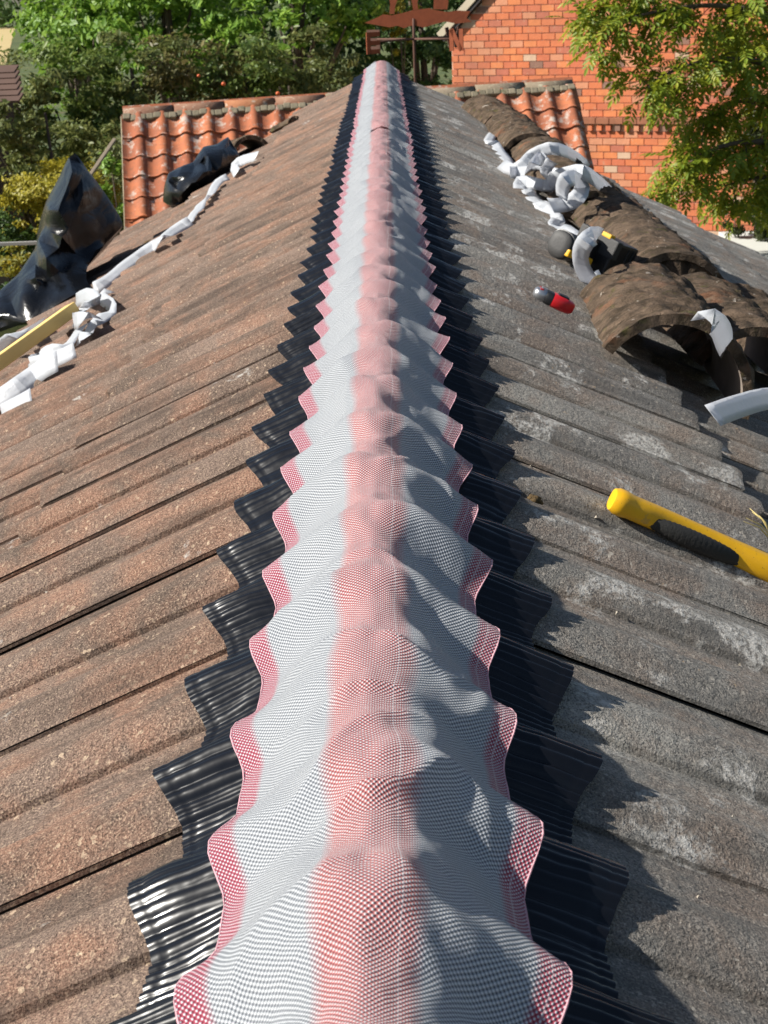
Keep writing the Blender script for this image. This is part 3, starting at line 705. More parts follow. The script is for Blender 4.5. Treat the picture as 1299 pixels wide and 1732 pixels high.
# ------------------------------------------------------------------ black polythene
def inside(p, poly):
    c = False; j = len(poly) - 1
    for i in range(len(poly)):
        xi, yi, xj, yj = poly[i][0], poly[i][1], poly[j][0], poly[j][1]
        if (yi > p[1]) != (yj > p[1]) and p[0] < (xj - xi) * (p[1] - yi) / (yj - yi) + xi: c = not c
        j = i
    return c
def plastic_body(name, label, outline, inner, thick, seed, back=(0, 0.35, -0.1), extra=60, amp=0.02, yc=5.1, ysc=0.3, apex=None):
    outline = [(p[0], p[1], yc + (p[2] - yc) * ysc) for p in outline]; inner = [(p[0], p[1], yc + (p[2] - yc) * ysc) for p in inner]; dy = 0.0
    rr = random.Random(seed); inner = list(inner); known = outline + inner
    x0, x1 = min(p[0] for p in outline), max(p[0] for p in outline); y0, y1 = min(p[1] for p in outline), max(p[1] for p in outline)
    add = []
    while len(add) < extra:
        p = (rr.uniform(x0, x1), rr.uniform(y0, y1))
        if not inside(p, outline) or min(math.hypot(p[0] - k[0], p[1] - k[1]) for k in known + add) < (x1 - x0) / 26: continue
        ws = [(1 / (1 + (p[0] - k[0]) ** 2 + (p[1] - k[1]) ** 2) ** 1.4, k[2]) for k in known]
        add.append((p[0], p[1], sum(a_ * b_ for a_, b_ in ws) / sum(a_ for a_, b_ in ws) + rr.uniform(-amp, amp) * 2.2))
    pin = inner + add; no = len(outline)
    if apex:                                     # pleats running down from the peak
        pin = [(p[0], p[1], p[2] + amp * 1.3 * math.sin(17 * math.atan2(p[0] - apex[0], p[1] - apex[1]) + 0.02 * p[1])) for p in pin]
    r = delaunay_2d_cdt([Vector((p[0], p[1])) for p in outline + pin], [(i, (i + 1) % no) for i in range(no)], [], 1, 0.5)
    vo, fo, orig = r[0], r[2], r[3]
    Yd = [p[2] for p in outline + pin]
    bm = bmesh.new(); bv = [bm.verts.new(at(vo[i].x, vo[i].y, Yd[orig[i][0]] + dy)) for i in range(len(vo))]
    for f in fo:
        try: bm.faces.new([bv[i] for i in f])
        except ValueError: pass
    bmesh.ops.recalc_face_normals(bm, faces=bm.faces)
    ex = bmesh.ops.extrude_edge_only(bm, edges=[e for e in bm.edges if e.is_boundary])
    nvs = [g for g in ex['geom'] if isinstance(g, bmesh.types.BMVert)]
    cen = sum((v.co for v in nvs), Vector()) / len(nvs)
    for v in nvs: v.co = cen + (v.co - cen) * 0.86 + Vector(back)
    bmesh.ops.holes_fill(bm, edges=[e for e in bm.edges if e.is_boundary], sides=0)
    bmesh.ops.triangulate(bm, faces=[f for f in bm.faces if len(f.verts) > 4])
    bmesh.ops.subdivide_edges(bm, edges=bm.edges[:], cuts=2, use_grid_fill=True, smooth=0.0)
    for _ in range(1): bmesh.ops.smooth_vert(bm, verts=bm.verts, factor=0.45, use_axis_x=True, use_axis_y=True, use_axis_z=True)
    bmesh.ops.recalc_face_normals(bm, faces=bm.faces)
    me = bpy.data.meshes.new(name); bm.to_mesh(me); bm.free()
    o = link(name, me, M['plastic'], None, True); me.set_sharp_from_angle(angle=R(34))
    tag(o, label, 'plastic sheet', None); return o
plastic_body('plastic_sheet', 'large black plastic sheet peaked like a tent at the left eave',
    [(128, 253, 6.35), (150, 285, 6.42), (172, 312, 6.48), (205, 362, 6.55), (213, 380, 6.50), (180, 412, 6.2), (150, 447, 5.85), (148, 470, 5.35), (156, 488, 4.98), (118, 503, 4.9), (88, 522, 4.88), (62, 545, 4.86), (30, 552, 5.0), (-10, 566, 5.1), (-80, 610, 5.1), (-90, 560, 5.4), (0, 488, 5.6), (30, 462, 5.75), (58, 420, 6.0), (72, 385, 6.25), (76, 340, 6.4), (100, 296, 6.4), (116, 262, 6.35)],
    [(122, 290, 6.08), (112, 322, 5.95), (98, 356, 5.80), (110, 390, 5.92), (138, 300, 6.16), (140, 330, 6.0), (128, 362, 5.92), (116, 386, 5.86), (104, 400, 5.62), (78, 436, 5.42), (60, 470, 5.30), (38, 500, 5.16), (10, 530, 5.12), (84, 392, 5.95), (60, 446, 5.72), (30, 486, 5.45), (150, 380, 6.10), (170, 372, 6.25), (130, 430, 5.85), (100, 460, 5.40), (80, 500, 5.12), (120, 480, 5.15), (165, 345, 6.32)],
    0.3, 3, (-0.10, 0.30, -0.12), 16, 0.014, 5.05, 0.34, (128, 240))
plastic_body('plastic_sheet', 'crumpled black plastic bag lying on the left slope before the pantile roof',
    [(274, 342, 6.9), (276, 318, 6.92), (284, 292, 6.95), (302, 282, 6.98), (326, 274, 7.0), (343, 246, 7.1), (366, 243, 7.15), (386, 229, 7.2), (396, 246, 7.15), (407, 262, 7.1), (394, 282, 7.02), (370, 306, 6.92), (342, 324, 6.85), (310, 342, 6.8), (292, 350, 6.8)],
    [(300, 300, 6.82), (322, 298, 6.80), (346, 264, 6.95), (352, 290, 6.78), (376, 256, 6.98), (374, 282, 6.88), (330, 308, 6.72), (290, 326, 6.78), (310, 324, 6.72), (350, 306, 6.80), (284, 306, 6.88)],
    0.2, 8, (-0.03, 0.26, -0.06), 22, 0.016, 6.45, 0.8)

# ------------------------------------------------------------------ yellow handled tool
def slope_frame(side, px, py, px2, py2, h):
    a = slope(side, px, py, h); b = slope(side, px2, py2, h); n = Vector((side * SP, 0, CP))
    t = (b - a).normalized(); return a, t, n.cross(t).normalized(), n, (b - a).length
a, t, sv, n, ln = slope_frame(1, 1049, 850, 1299, 962, 0.010)
tool = empty('hand_tool', a); tag(tool, 'yellow plastic tool handle with a black ribbed grip on the right slope', 'tool')
def loft(name, prof, mat, parent, nseg=18, scale=1.0):
    """prof: (x, half width, half height, side offset, up offset)"""
    V = []
    for (x, hw, hh, so_, uo) in prof:
        x, hw, hh, so_, uo = [k_ * scale for k_ in (x, hw, hh, so_, uo)]
        for k in range(nseg):
            th = 2 * math.pi * k / nseg
            cx_, sx_ = math.cos(th), math.sin(th)
            e = 0.62 if name in ('body', 'collar') else 0.8
            V.append(a + t * x + sv * (so_ + hw * math.copysign(abs(cx_) ** e, cx_)) + n * (uo + hh * math.copysign(abs(sx_) ** e, sx_)))
    f = []
    for i in range(len(prof) - 1):
        for k in range(nseg): f.append((i * nseg + k, i * nseg + (k + 1) % nseg, (i + 1) * nseg + (k + 1) % nseg, (i + 1) * nseg + k))
    f.append(tuple(range(nseg))[::-1]); f.append(tuple(range((len(prof) - 1) * nseg, len(prof) * nseg)))
    o = link(name, pyd(name, V, f), mat, parent, True); o.data.set_sharp_from_angle(angle=R(38)); return o
loft('handle', [(-.010, .005, .005, 0, 0), (-.009, .0125, .0105, 0, 0), (-.004, .0150, .0128, 0, 0), (.004, .0152, .0130, 0, 0), (.010, .0132, .0120, .0005, 0), (.020, .0132, .0120, .0008, 0), (.032, .0128, .0122, .0016, 0), (.045, .0118, .0122, .0028, 0), (.060, .0112, .0122, .0034, .0), (.085, .0110, .0122, .0036, 0), (.115, .0116, .0125, .0032, 0), (.140, .0130, .0130, .002, 0), (.160, .0146, .0135, .0006, 0), (.180, .0152, .0135, .0, 0), (.21, .0150, .0130, .0, 0), (.25, .0140, .012, 0, 0), (.29, .012, .011, 0, 0), (.30, .006, .006, 0, 0)], M['yellow'], tool, 24, 1.02)
gp = []
for i in range(43):
    x = .026 + i * .0028; e = math.sin(math.pi * i / 42) ** 0.45
    gp.append((x, .0016 + .0056 * e + (.0006 if i % 2 else 0), .0025 + .0070 * e + (.0006 if i % 2 else 0), -.0072 * e - .001, -.0030))
loft('rubber_grip', gp, M['rubber'], tool, 14, 1.02)

# ------------------------------------------------------------------ cordless drill
a0 = slope(1, 945, 412, 0.040); b0 = slope(1, 1046, 440, 0.045)
nr = Vector((SP, 0, CP))
t = (b0 - a0).normalized(); t = (t - nr * t.dot(nr)).normalized(); sv = nr.cross(t).normalized(); a = a0; n = nr
drill = empty('cordless_drill', a0); tag(drill, 'black and yellow cordless drill with square battery beside the mossy ridge tiles', 'drill')
loft('motor_housing', [(-.001, .012, .012, 0, 0), (0, .0245, .0245, 0, 0), (.003, .028, .028, 0, 0), (.012, .0295, .0295, 0, 0), (.030, .030, .030, 0, 0), (.034, .028, .028, 0, 0)], M['grey_plastic'], drill, 24)
loft('gear_housing', [(.034, .027, .028, 0, 0), (.050, .028, .029, 0, 0), (.075, .026, .027, 0, 0), (.095, .023, .024, 0, 0), (.108, .020, .02, 0, 0)], M['black_plastic'], drill, 24)
loft('ring', [(.0085, .0296, .0296, 0, 0), (.009, .0312, .0312, 0, 0), (.012, .0312, .0312, 0, 0), (.0125, .0298, .0298, 0, 0)], M['black_plastic'], drill, 24)
def dbox(nm, x, s_, u, dx, ds, du, mat, par, bev=0.003):
    return box(nm, (dx, ds, du), frame(a + t * x + sv * s_ + n * u, t, sv, n), mat, par, bev)
dbox('yellow_trim', .016, -.027, -.008, .030, .012, .016, M['yellow_dull'], drill)
dbox('yellow_trim', .098, -.022, -.014, .022, .018, .018, M['yellow_dull'], drill)
dbox('yellow_trim', .112, .006, .034, .020, .030, .012, M['yellow_dull'], drill)
dbox('handle', .110, .0, .008, .05, .036, .05, M['black_plastic'], drill, .008)
bat = dbox('battery', .182, -.004, .010, .100, .100, .078, M['black_plastic'], drill, .006)
dbox('battery_label', .142, -.004, .030, .022, .104, .042, M['grey_plastic'], bat, .003)
dbox('latch', .140, -.020, .052, .020, .024, .010, M['yellow_dull'], bat, .002)
for k in range(2): dbox('rib', .190 + .022 * k, -.0545, .010, .0025, .003, .066, M['grey_plastic'], bat, .0008)

# ------------------------------------------------------------------ small red tool
a0 = slope(1, 908, 494, 0.016); b0 = slope(1, 968, 522, 0.016)
t = (b0 - a0).normalized(); sv = nr.cross(t).normalized(); a = a0
red = empty('pocket_tool', a0); tag(red, 'small red and black pocket tool with steel nose above the nearest ridge tile', 'tool')
loft('nose', [(-.006, .006, .006, 0, 0), (-.003, .012, .010, 0, 0), (.004, .0155, .012, 0, 0), (.014, .017, .013, 0, 0), (.018, .016, .012, 0, 0)], M['steel'], red, 20, .86)
loft('collar', [(.018, .0165, .0125, 0, 0), (.022, .019, .0140, 0, 0), (.032, .020, .0140, 0, 0)], M['black_plastic'], red, 20, .86)
loft('body', [(.032, .0195, .0135, 0, 0), (.036, .021, .0145, 0, 0), (.060, .0205, .0145, 0, 0), (.074, .0165, .013, 0, 0), (.080, .010, .009, 0, 0)], M['red_plastic'], red, 20, .86)
dbox('button', .045, 0, .0125, .020, .019, .005, M['black_plastic'], red, .003)
dbox('nose_clip', .010, 0, .0108, .010, .012, .004, M['steel'], red, .001)
dbox('red_pin', .005, .008, .0090, .006, .004, .003, M['red_plastic'], red, .001)
dbox('red_pin', .005, -.008, .0090, .006, .004, .003, M['red_plastic'], red, .001)

# ------------------------------------------------------------------ moss clumps, grit, dry grass on the slopes
def clump(label, side, px, py, rad, seed, mat='moss', name='moss_clump', cat='moss', group='loose moss clumps on the slopes'):
    p = slope(side, px, py, -0.012); bm = bmesh.new(); bmesh.ops.create_icosphere(bm, subdivisions=3, radius=1.0)
    nrm = Vector((side * SP, 0, CP)); B = frame(p, Vector((0, 1, 0)).cross(nrm), Vector((0, 1, 0)), nrm)
    for v in bm.verts:
        d = v.co.normalized(); k = 1 + 0.75 * float(fbm(d.x * 2.4 + seed, d.y * 2.4, d.z * 2.4 + seed, 4))
        v.co = B @ Vector((d.x * rad * k * 1.3, d.y * rad * k, max(d.z, -0.3) * rad * k * 0.65))
    o = link(name, bm_mesh(name, bm), M[mat], None, True); tag(o, label, cat, group)
for i, (sd_, px, py, rd, lb) in enumerate([
    (1, 1064, 690, .008, 'small dark moss clump on the grey slope above the yellow handle'),
    (1, 1140, 715, .013, 'dark moss clump in a pale patch below the nearest ridge tile'),
    (1, 858, 418, .010, 'dark moss crumb level with the drill on the grey slope'),
    (1, 905, 845, .006, 'tiny moss crumb beside the striped strip above the yellow handle end'),
    (-1, 66, 650, .018, 'dark moss clump below the folded white tape on the left slope'),
    (-1, 88, 640, .014, 'moss clump next to the biggest one under the left tape'),
    (-1, 145, 648, .012, 'moss crumb on its own right of the left tape tangle'),
    (-1, 28, 705, .014, 'low moss clump under the stiff tape scrap on the left'),
    (-1, 196, 502, .013, 'dark moss clump right of the tape at the timber end'),
    (-1, 310, 352, .022, 'dark moss lump beside the narrow tape under the black bag'),
    (-1, 325, 366, .020, 'dark moss lump just right of the narrow tape below the bag'),
    (-1, 368, 354, .018, 'dark flat moss scrap upslope of the narrow tape'),
    (-1, 250, 412, .016, 'moss crumbs beside the long flat tape'),
    (-1, 484, 216, .030, 'dark debris lump at the far left verge by the half round tile'),
    (1, 868, 232, .030, 'pale debris lump beside the topmost tape end'),
]): clump(lb, sd_, px, py, rd, i * 2.3)
gv, gf = [], []
def add_chip(p, nrm, r_):
    b = len(gv); d = [Vector(rng.normal(size=3)).normalized() * r_ * rng.uniform(.5, 1.2) for _ in range(5)]
    for q_ in d: gv.append(p + q_ + nrm * r_ * .3)
    for tri in ((0, 1, 2), (0, 2, 3), (0, 3, 4), (0, 4, 1), (1, 2, 3), (1, 3, 4)): gf.append(tuple(b + k for k in tri))
for side, N_ in ((-1, 420), (1, 420)):
    nrm = Vector((side * SP, 0, CP))
    for _ in range(N_):
        y = rng.uniform(0.6, 8.0); s = rng.uniform(.17, .47) if rng.random() < .7 else rng.uniform(.5, 1.05)
        h = float(hT_np(y)) * .6 + TILT * ((s - .06) / TL if s < .48 else (s - .40) / TL if s < .82 else (s - .74) / TL)
        add_chip(roof(side, s, y, h + .001), nrm, rng.uniform(.0008, .0022))
tag(link('grit', pyd('grit', gv, gf), M['grit']), 'pale mortar crumbs scattered over both roof slopes', 'grit', kind='stuff')
M['straw'] = plain('dry_straw', (0.62, 0.50, 0.20), 0.7)
sg = empty('dry_grass', slope(1, 1296, 905, 0.01)); tag(sg, 'wisp of dry straw coloured grass at the right edge', 'grass')
for (x1, y1, x2, y2) in [(1310, 915, 1268, 860), (1312, 918, 1262, 876), (1305, 912, 1284, 872), (1310, 920, 1258, 882), (1314, 915, 1272, 866)]:
    p1, p2 = slope(1, x1, y1, .022), slope(1, x2, y2, .04)
    tube('blade', [p1, (p1 + p2) / 2 + Vector((0, 0, .006)), p2], [.0009, .0008, .0003], M['straw'], sg, 5)

# ------------------------------------------------------------------ weather vane at the far gable
vane_base = at(702, 122, 9.05)
vane = empty('weather_vane', (vane_base.x, 9.05, vane_base.z - 0.5)); tag(vane, 'rusty iron weather vane with letters beyond the far gable', 'weather vane')
VX, VY = vane_base.x, 9.05
zc = at(702, 66, VY).z; za = at(702, 38, VY).z
tube('pole', [(VX, VY, vane_base.z - 0.55), (VX, VY, zc), (VX, VY, za + 0.02)], [.0085, .0075, .007], M['rust_dark'], vane, 8)
box('wall_bracket', (.05, .40, .02), Matrix.Translation((VX, VY - .18, vane_base.z - .3)), M['rust_dark'], vane, .003)
ARM = 0.265
def letter(ch, ctr, xdir, h, mat):
    wd = h * 0.72; st = h * 0.21; th = .006; z = Vector((0, 0, 1)); y = z.cross(xdir)
    bm = bmesh.new()
    def bar(x, zz, lx, lz, rot=0.0):
        bm_box(bm, (lx, th, lz), frame(ctr, xdir, y, z) @ Matrix.Translation((x, 0, zz)) @ Matrix.Rotation(rot, 4, 'Y'))
    if ch == 'N':
        bar(-wd / 2 + st / 2, 0, st, h); bar(wd / 2 - st / 2, 0, st, h); bar(0, 0, st * 1.05, math.hypot(h, wd - st) * .98, -math.atan2(wd - st, h))
    elif ch == 'E':
        bar(-wd / 2 + st / 2, 0, st, h)
        for k in (-1, 0, 1): bar(st * .42, k * (h - st) / 2, wd - st * .9, st)
    elif ch == 'S':
        for k in (-1, 0, 1): bar(0, k * (h - st) / 2, wd, st * .98)
        bar(-wd / 2 + st / 2, (h - st) / 4, st, (h - st) / 2 - st * .9); bar(wd / 2 - st / 2, -(h - st) / 4, st, (h - st) / 2 - st * .9)
    elif ch == 'W':
        for k, x in enumerate((-.36, -.12, .12, .36)): bar(x * wd, 0, st * .9, h, (.22 if k % 2 == 0 else -.22) * -1)
    return link('letter', bm_mesh('letter', bm), mat, vane)
for ch, dx, dy in (('N', 1, -1), ('E', -1, -1), ('S', -1, 1), ('W', 1, 1)):
    d = Vector((dx, dy, 0)).normalized()
    e = Vector((VX, VY, zc)) + d * ARM
    tube('arm', [Vector((VX, VY, zc)), e], [.0058, .0052], M['rust_dark'], vane, 6)
    xd = Vector((.88, -.47, 0)) if ch in 'NS' else Vector((.88, .47, 0))
    letter(ch, e + d * .028 + Vector((0, 0, -.005)), xd.normalized(), .105, M['rust'] if ch in 'NE' else M['rust_dark'])  # S and W get darker rust: their back-lit look is put into the colour
# arrow plate with a cut-out figure of an animal standing on it
def plate(name, poly, th, mat, origin, xdir, holes=()):
    y = Vector((0, 0, 1)).cross(xdir); z = Vector((0, 0, 1)); bm = bmesh.new()
    f = bm.faces.new([bm.verts.new(origin + xdir * p[0] + z * p[1] - y * th / 2) for p in poly])
    r = bmesh.ops.extrude_face_region(bm, geom=[f])
    bmesh.ops.translate(bm, verts=[g for g in r['geom'] if isinstance(g, bmesh.types.BMVert)], vec=y * th)
    bmesh.ops.triangulate(bm, faces=[f for f in bm.faces if len(f.verts) > 4])
    return link(name, bm_mesh(name, bm), mat, vane)
ax = Vector((1, -0.12, 0)).normalized(); ao = Vector((VX, VY, za))
S_ = 0.00322
def pp(*l): return [((x - 702) * S_, (38 - y) * S_) for x, y in l]
plate('arrow', pp((624, 36), (648, 27), (654, 24), (668, 26), (690, 22), (702, 19), (728, 17), (735, 20), (756, 24), (772, 22), (792, 24), (786, 34), (794, 40), (770, 42), (752, 38), (734, 42), (718, 46), (702, 42), (686, 46), (676, 42), (664, 44), (648, 41)), .006, M['rust'], ao, ax)
plate('figure', pp((664, 24), (666, 8), (664, -4), (672, -14), (700, -18), (738, -18), (752, -10), (758, 8), (756, 20), (734, 19), (735, 4), (728, -2), (712, -2), (709, 8), (710, 18), (702, 19), (700, 6), (698, -2), (690, -2), (678, 2), (674, 12), (672, 24)), .007, M['rust'], ao, ax)
plate('figure_head', pp((660, -8), (668, -16), (664, -30), (652, -34), (640, -28), (642, -22), (652, -20)), .0072, M['rust'], ao, ax)

# ------------------------------------------------------------------ pantile roofed building across the far end
pl = at(208, 192, 17.0); prt = at(968, 142, 17.0)
prt = at(968, 142, 17.45)                     # the old ridge is not quite level
pe = (prt - pl); PLn = pe.length; ex_ = pe.normalized(); up = Vector((0, 0, 1)); ny = up.cross(ex_)     # ny points away from the camera
PP = R(43); ds = (-ny * math.cos(PP) - up * math.sin(PP)); pn = (-ny * math.sin(PP) + up * math.cos(PP))
pan = empty('pantile_building', (pl + prt) / 2 + Vector((0, 0, -3)))
tag(pan, 'low outbuilding with orange clay pantile roof crossing behind the main roof', 'building')
PW = 0.212; PG = 0.250
def pantile_mesh(seed):
    r = np.random.default_rng(seed); xs = np.linspace(-0.012, PW + 0.022, 15); V = []
    def prof(x):
        u = x / PW                                            # pan on the left, tall roll on the right
        return 0.030 * math.sin(2 * math.pi * (u - 0.46)) * (1.0 if u > .46 else 0.55) + 0.012
    rows = [(0.0, 0), (0.15, .012), (0.29, .024), (0.315, .0255)]
    for (aa, h) in rows:
        for x in xs: V.append((x, -aa + r.normal(0, .0015), prof(x) + h))
    nb = len(V)
    for x in xs: V.append((x, -0.315, prof(x) + .0255 - 0.022))
    f = grid_faces(15, 4, True)
    for i in range(14): f.append((45 + i + 1, 45 + i, nb + i, nb + i + 1)[::-1])
    me = pyd('pantile', V, f); me.polygons.foreach_set('use_smooth', [k < 42 for k in range(len(me.polygons))]); me.materials.append(M['pantile']); return me
pmv = [pantile_mesh(s) for s in range(3)]
ncol = int(PLn / PW); PW_s = PLn / ncol / PW
for rI in range(7):
    for cI in range(ncol):
        o = bpy.data.objects.new('pantile', random.choice(pmv)); COL.objects.link(o); o.parent = pan
        org = pl + ex_ * (cI * PW * PW_s) + ds * (0.06 + rI * PG + random.gauss(0, .004)) + pn * (.035 + random.gauss(0, .002))
        o.matrix_parent_inverse = Matrix.Translation(-pan.location)
        o.matrix_basis = frame(org, ex_, -ds, pn) @ Matrix.Rotation(random.gauss(0, .006), 4, 'Z') @ Matrix.Diagonal((PW_s, 1, 1, 1))
# ridge caps with mortar bed
ncap = int(PLn / 0.46); cl = PLn / ncap
def cap_mesh():
    V = []; 
    for (x, r_) in ((0.006, .098), (cl * .5, .099), (cl - .008, .102)):
        for k in range(13):
            th = math.pi * (k / 12); V.append((x, -math.cos(th) * r_ * 1.18, math.sin(th) * r_))
    f = grid_faces(13, 3)
    for e, b in ((0, 0), (2, 26)):
        f.append(tuple(range(b, b + 13)) if e else tuple(range(b, b + 13))[::-1])
    me = pyd('ridge_cap', V, f); return me
for k in range(ncap):
    me = cap_mesh(); me.materials.append(M[('cap_brown', 'cap_brown', 'cap_red', 'cap_brown', 'cap_grey', 'cap_brown', 'cap_grey', 'cap_grey', 'cap_grey', 'cap_grey', 'cap_grey')[k % 11]])
    o = bpy.data.objects.new('ridge_cap', me); COL.objects.link(o); o.parent = pan; o.matrix_parent_inverse = Matrix.Translation(-pan.location)
    me.polygons.foreach_set('use_smooth', [len(p.vertices) == 4 for p in me.polygons])
    o.matrix_basis = frame(pl + ex_ * (k * cl) + up * (-.045 + random.gauss(0, .004)), ex_, ny, up)
bm = bmesh.new()
for i in range(60):
    x = PLn * (i + .5) / 60
    bm_box(bm, (PLn / 60 * 1.02, .07, .075 + .03 * random.random()), frame(pl + ex_ * x + ds * (.10 + .03 * random.random()) + pn * .035, ex_, -ds, pn), .012, 2)
link('mortar_bed', bm_mesh('mortar_bed', bm), M['mortar'], pan)
bm = bmesh.new()
def prism(bm, poly, dirv):
    vs_ = [bm.verts.new(p) for p in poly]; f = bm.faces.new(vs_)
    r = bmesh.ops.extrude_face_region(bm, geom=[f]); bmesh.ops.translate(bm, verts=[g for g in r['geom'] if isinstance(g, bmesh.types.BMVert)], vec=dirv)
ev = 1.80
A_, B_ = pl + ex_ * .03, prt - ex_ * .03
foot = lambda p: Vector((p.x, p.y, GZ))
e1 = A_ + ds * ev + up * -.05; e2 = A_ + (ny * math.cos(PP) - up * math.sin(PP)) * ev + up * -.05
prism(bm, [A_ - up * .03, e1, foot(e1), foot(e2), e2], (B_ - A_))
link('wall', bm_mesh('wall', bm), M['wall'], pan)
dsb = (ny * math.cos(PP) - up * math.sin(PP)); pnb = ny * math.sin(PP) + up * math.cos(PP)
box('back_slope', (PLn, ev + .1, .04), frame((pl + prt) / 2 + dsb * (ev / 2) + pnb * .03, ex_, dsb, ex_.cross(dsb)), M['pantile'], pan)
tube('verge_mortar', [pl - ex_ * .005 + ds * .05 + pn * .01, pl - ex_ * .005 + ds * ev + pn * .01], [.02, .02], M['mortar'], pan, 6)
tube('verge_mortar', [prt + ex_ * .005 + ds * .05 + pn * .01, prt + ex_ * .005 + ds * ev + pn * .01], [.02, .02], M['mortar'], pan, 6)

# ------------------------------------------------------------------ brick house
W0 = at(763, 62, 27.0); PHI = R(28)
wx = Vector((math.cos(PHI), -math.sin(PHI), 0)); wn = Vector((-math.sin(PHI), -math.cos(PHI), 0)); up = Vector((0, 0, 1))
house = empty('brick_house', Vector((W0.x, W0.y, GZ)) + wx * 4)
tag(house, 'orange brick gable end of a house with dentil course behind the tree', 'house')
BL, BH = 0.214, 0.101; HW = 8.6; zt = W0.z
TG = math.tan(R(43))
def gable_z(x): return zt + TG * min(x, HW - x)
mp = [W0, W0 + wx * HW / 2 + up * (TG * HW / 2), W0 + wx * HW, Vector((0, 0, 0)), Vector((0, 0, 0))]
mp[3] = Vector((mp[2].x, mp[2].y, GZ)); mp[4] = Vector((W0.x, W0.y, GZ))
bm = bmesh.new(); prism(bm, [p - wn * 0.012 for p in mp], -wn * 5.0)
link('wall', bm_mesh('wall', bm), M['brick_mortar'], house)
def project(p):
    d = p - CAM; c = Vector((sum(AX[i][0] * d[i] for i in range(3)), sum(AX[i][1] * d[i] for i in range(3)), sum(AX[i][2] * d[i] for i in range(3))))
    return CX + F_PX * c.x / c.z, CY + F_PX * c.y / c.z, c.z
zd = at(1000, 213, 26.2).z                     # height of the dentil course
rows_ = int((zt + TG * HW / 2 - GZ) / BH) + 1
base_z = zd - BH * int((zd - GZ) / BH)
cand = []
brnd = random.Random(11)
for rI in range(rows_):
    z = base_z + rI * BH
    k = round((z - zd) / BH)                     # 0 = dentils, 1 and 2 = projecting courses
    step = BL if k != 0 else BL * 0.68
    off = (rI % 2) * BL / 2 + brnd.uniform(-.02, .02)
    x = -off
    while x < HW:
        x0, x1 = max(x, 0.0), min(x + step, HW)
        if x1 - x0 > .04:
            ztop = z + BH / 2
            if ztop < gable_z((x0 + x1) / 2) - 0.0 or z < zt:
                cand.append((rI, k, x0, x1, z))
        x += step
def brick_verts(x0, x1, z, k):
    g = .0068; pr = 0.004 + brnd.uniform(-.002, .002)
    if k in (1,): pr = .065
    if k == 0: pr = .045; x1 = x0 + (x1 - x0) * .60
    hz = BH / 2 - g + brnd.uniform(-.0015, .001)
    j = [brnd.uniform(-.003, .003) for _ in range(4)]
    P_ = []
    for dpt in (pr, -.02):
        for (xx, zz) in ((x0 + g + j[0], z - hz), (x1 - g + j[1], z - hz + j[2] * .6), (x1 - g + j[1], z + hz), (x0 + g + j[0], z + hz + j[3] * .5)):
            P_.append(W0 + wx * xx + wn * dpt + up * (zz - W0.z))
    return P_
BF = [(0, 1, 2, 3), (4, 5, 1, 0), (1, 5, 6, 2), (3, 2, 6, 7), (4, 0, 3, 7)]
def brick_mat():
    r_ = brnd.random()
    return 0 if r_ < .28 else 1 if r_ < .50 else 2 if r_ < .70 else 3 if r_ < .79 else 4 if r_ < .94 else 5 if r_ < .975 else 6
def vis(c):
    px, py, zz = project(W0 + wx * ((c[2] + c[3]) / 2) + up * (c[4] - W0.z))
    if px < 760 or px > 1255 or py < -2 or py > 420: return None
    if py > 161 + (px - 793) * .55 and px > 793: return None
    if 785 < px < 975 and py > 165: return None
    if px > 1000 and py < 90 - (px - 1000) * -.35 and px > 1060: return None
    if px > 1180 and py < 300: return None
    return 1000 / zz
sc_ = sorted([(vis(c) or 0, i) for i, c in enumerate(cand)], reverse=True)
single = {i for v, i in sc_[:300] if v > 0}
sv_, sf_, sm_ = [], [], []
for i, c in enumerate(cand):
    P_ = brick_verts(c[2], c[3], c[4], c[1]); mi = brick_mat() if c[1] not in (1,) else 3
    if i in single:
        me = pyd('brick', P_, BF); me.materials.append(M['sooty'] if c[1] == 1 else BR[mi])
        o = bpy.data.objects.new('brick', me); COL.objects.link(o); adopt(o, house)
    else:
        b = len(sv_); sv_ += P_; sf_ += [tuple(b + q_ for q_ in f) for f in BF]; sm_ += [7 if c[1] == 1 else mi] * 5
me = pyd('brickwork', sv_, sf_); bo = link('brickwork', me, BR + [M['sooty']], house); me.polygons.foreach_set('material_index', sm_); bo['kind'] = 'stuff'
# roof slabs with barge boards
for sgn in (1, -1):
    o_ = W0 if sgn > 0 else W0 + wx * HW
    dv = (wx * sgn * math.cos(R(43)) + up * math.sin(R(43))); nv = up * math.cos(R(43)) - wx * sgn * math.sin(R(43))
    Ls = HW / 2 / math.cos(R(43)) + .05
    box('roof', (Ls + .12, 5.1, .05), frame(o_ + dv * (Ls / 2 - .05) - wn * 2.47 + nv * .035, dv, -wn, nv), M['house_roofing'], house)
    box('barge_board', (Ls + .12, .16, .11), frame(o_ + dv * (Ls / 2 - .05) + wn * .02 + nv * .118, dv, -wn, nv), M['board'], house, .004)

